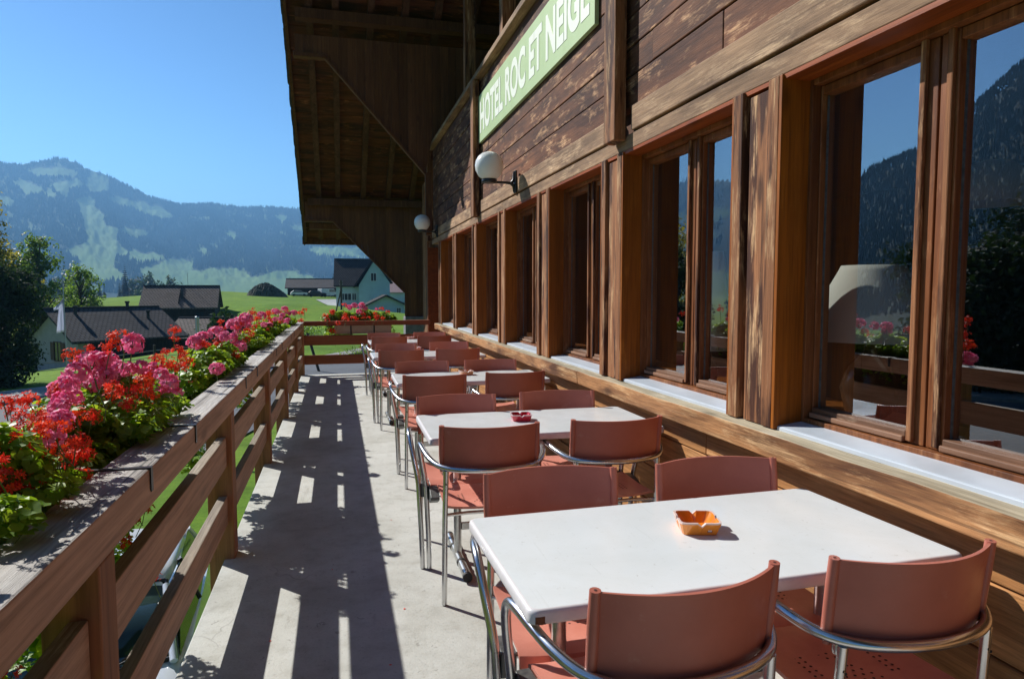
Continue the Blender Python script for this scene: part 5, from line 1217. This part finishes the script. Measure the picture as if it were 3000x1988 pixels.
for i, (x, y) in enumerate(FP):
    z = gz(x, y); mb = MB(); mb.tube([(x, y, z-.2), (x, y, z+1.25)], .06, 8); o = mb.build('post', M['bark'], fe_); o.location = (-FP[0][0], -FP[0][1], 0)
    if i:
        for hh_ in (.95, .6):
            x0, y0 = FP[i-1]; z_ = gz(x0, y0); mb = MB(); mb.tube([(x0+(x-x0)*k/8, y0+(y-y0)*k/8, z_+(z-z_)*k/8+hh_-.10*math.sin(math.pi*k/8)) for k in range(9)], .018, 5); o = mb.build('wire', M['kerb'], fe_); o.location = (-FP[0][0], -FP[0][1], 0)
mp = empty('marker_post', (-3.3, 18, gz(-3.3,18))); tag(mp, 'slim grey metal post rising behind the flower boxes', 'post')
mb = MB(); mb.tube([(0,0,0), (0,0,3.5)], .045, 10); mb.lathe((0,0,3.5), [(.05,0),(.052,.02),(0,.03)], 10); mb.build('pole', M['brass'], mp)
up_ = empty('utility_pole', (.42, 70, gz(.4,70))); tag(up_, 'dark wooden utility pole with a brace in front of the turquoise house', 'utility pole')
z_ = gz(.4, 70); mb = MB(); mb.tube([(0,0,0), (0,0,2.5-z_)], .10, 8); mb.build('pole', M['bark'], up_); mb = MB(); mb.tube([(-.85,0,0), (-.05,0,1.4-z_)], .07, 8); mb.build('brace', M['bark'], up_)
mb = MB()
for k in range(4): mb.tube([(-.16,0,2.35-z_-k*.3), (.16,0,2.35-z_-k*.3)], .05, 8)
mb.build('insulator', M['kerb'], up_)
sp_ = empty('leaning_post', (-.95, 36.3, gz(-1,36.3))); tag(sp_, 'dark slanting post by the road seen between the end railing slats', 'post')
mb = MB(); mb.tube([(0,0,0), (-.55,.2,2.0)], .07, 8); mb.build('pole', M['bark'], sp_)

# ------------------------------------------------------------------ car below the terrace
def make_car(loc, rz, label):
    """front toward local -y, ground z=0"""
    r = empty('parked_car', loc, rz); tag(r, label, 'car')
    st = [(-2.05,.66,.40,.62,.0),(-1.98,.76,.30,.74,0),(-1.6,.82,.26,.86,0),(-1.1,.84,.24,.93,0),(-.78,.845,.24,.98,0),(-.2,.85,.24,1.0,0),(.9,.85,.24,1.0,0),(1.6,.84,.26,.98,0),(1.95,.80,.30,.92,0),(2.02,.72,.42,.80,0)]
    mb = MB(); vs = []; P = [(-1,0),(-1.0,.35),(-.985,.7),(-.93,.92),(-.78,1.0),(-.4,1.03),(0,1.04),(.4,1.03),(.78,1.0),(.93,.92),(.985,.7),(1.0,.35),(1,0)]
    for y, hw, zl, zh, _ in st:
        for u, v_ in P: vs.append((u*hw, y, zl+(zh-zl)*v_))
    k_ = len(P); fs = [(i*k_+j, (i+1)*k_+j, (i+1)*k_+j+1, i*k_+j+1) for i in range(len(st)-1) for j in range(k_-1)]
    fs += [tuple(range(k_)), tuple(range((len(st)-1)*k_, len(st)*k_))[::-1]]+[(i*k_, i*k_+k_-1, (i+1)*k_+k_-1, (i+1)*k_) for i in range(len(st)-1)]
    mb.add(vs, fs, 0, True); o = mb.build('body', M['carpaint'], r); es = o.modifiers.new('e', 'EDGE_SPLIT'); es.split_angle = R(45)
    # cabin: roof and pillars
    roof_ = [(-.10, .56, 1.43), (.3, .60, 1.47), (1.1, .60, 1.46), (1.65, .55, 1.40)]
    mb = MB(); vs = []
    for y, hw, z in roof_:
        for u, dz in ((-1,-.05),(-.9,.0),(0,.02),(.9,0),(1,-.05)): vs.append((u*hw, y, z+dz))
    mb.add(vs, [(i*5+j, i*5+j+1, (i+1)*5+j+1, (i+1)*5+j) for i in range(3) for j in range(4)], 0, True); o = mb.build('roof', M['carpaint'], r); s2 = o.modifiers.new('s', 'SOLIDIFY'); s2.thickness = .03
    base = [(-.80, .72, 1.0), (1.95, .70, .98)]
    for s_ in (-1, 1):
        for a, b, rad, m_ in (((s_*.70,-.80,1.0), (s_*.56,-.10,1.40), .034, 'carpaint'), ((s_*.78,.45,1.0), (s_*.60,.48,1.43), .035, 'carblack'), ((s_*.74,1.85,.99), (s_*.55,1.62,1.37), .05, 'carpaint')):
            mb = MB(); mb.tube([a, b], rad, 8); mb.build('pillar', M[m_], r)
        mb = MB(); mb.add([(s_*.735,-.72,1.0), (s_*.785,.43,1.0), (s_*.615,.43,1.42), (s_*.59,-.07,1.39)], [(0,1,2,3)]); mb.add([(s_*.785,.50,1.0), (s_*.75,1.8,1.0), (s_*.57,1.6,1.38), (s_*.612,.50,1.42)], [(0,1,2,3)]); o = mb.build('side_window', M['carglass'], r); s2 = o.modifiers.new('s', 'SOLIDIFY'); s2.thickness = .006
        mb = MB(); mb.lathe((0,0,0), [(0,-.05),(.07,-.045),(.10,0),(.09,.05),(0,.07)], 14, 0, 'y'); o = mb.build('mirror', M['carpaint'], r); o.location = (s_*.93, -.52, 1.03); o.scale = (1, 1, .75)
        mb = MB(); mb.box(-.15,.15,-.03,.03,-.05,.05); o = mb.build('headlight', M['metal'], r, bevel=.02); o.location = (s_*.56, -2.02, .62)
        for yy in (-1.3, 1.35):
            mb = MB(); mb.lathe((0,0,0), [(.21,-.02),(.30,-.02),(.315,.03),(.315,.15),(.30,.19),(.2,.19)], 28, 0, 'x'); wv_ = mb.build('wheel', M['rubber'], r); wv_.location = (s_*.80-.085, yy, .315)
            mb = MB(); mb.lathe((0,0,0), [(0,.0),(.06,.0),(.21,.03),(.215,.15),(.06,.17),(0,.17)], 20, 0, 'x'); mb.build('rim', M['metal'], wv_)
    mb = MB(); n_ = 10; vs = []
    for i in range(n_+1):
        u = -1+2*i/n_; vs += [(u*.68, -.83+.10*u*u, 1.005), (u*.55, -.10+.05*u*u, 1.425)]
    mb.add(vs, [(2*i, 2*i+2, 2*i+3, 2*i+1) for i in range(n_)], 0, True); o = mb.build('windscreen', M['carglass'], r); s2 = o.modifiers.new('s', 'SOLIDIFY'); s2.thickness = .006
    mb = MB()
    for i in range(n_):
        u0, u1 = -1+2*i/n_, -1+2*(i+1)/n_; mb.tube([(u0*.55,-.10+.05*u0*u0,1.435), (u1*.55,-.10+.05*u1*u1,1.435)], .02, 6); mb.tube([(u0*.68,-.85+.10*u0*u0,1.005), (u1*.68,-.85+.10*u1*u1,1.005)], .022, 6)
    for s_ in (-1, 1): mb.tube([(s_*.685,-.75,1.0),(s_*.557,-.05,1.43)], .02, 6)
    mb.build('windscreen_seal', M['carblack'], r)
    for s_ in (-1, 1):
        mb = MB()
        for k in range(9): mb.box(s_*.38-.16, s_*.38+.16, -1.06+k*.022, -1.054+k*.022, .972+.002*k, .985+.002*k)
        mb.build('air_grille', M['carblack'], r)
        mb = MB(); mb.tube([(s_*.25-.2,-.93,1.01), (s_*.25+.1,-.78,1.06), (s_*.25+.3,-.66,1.10)], .009, 6); mb.build('wiper', M['carblack'], r)
    mb = MB(); mb.box(-.5, .5, -2.09, -2.04, .5, .62); mb.build('grille', M['carblack'], r, bevel=.01)
    return r
make_car((-2.18, 6.95, -2.72), R(5), 'white car parked on the ground right below the terrace railing')
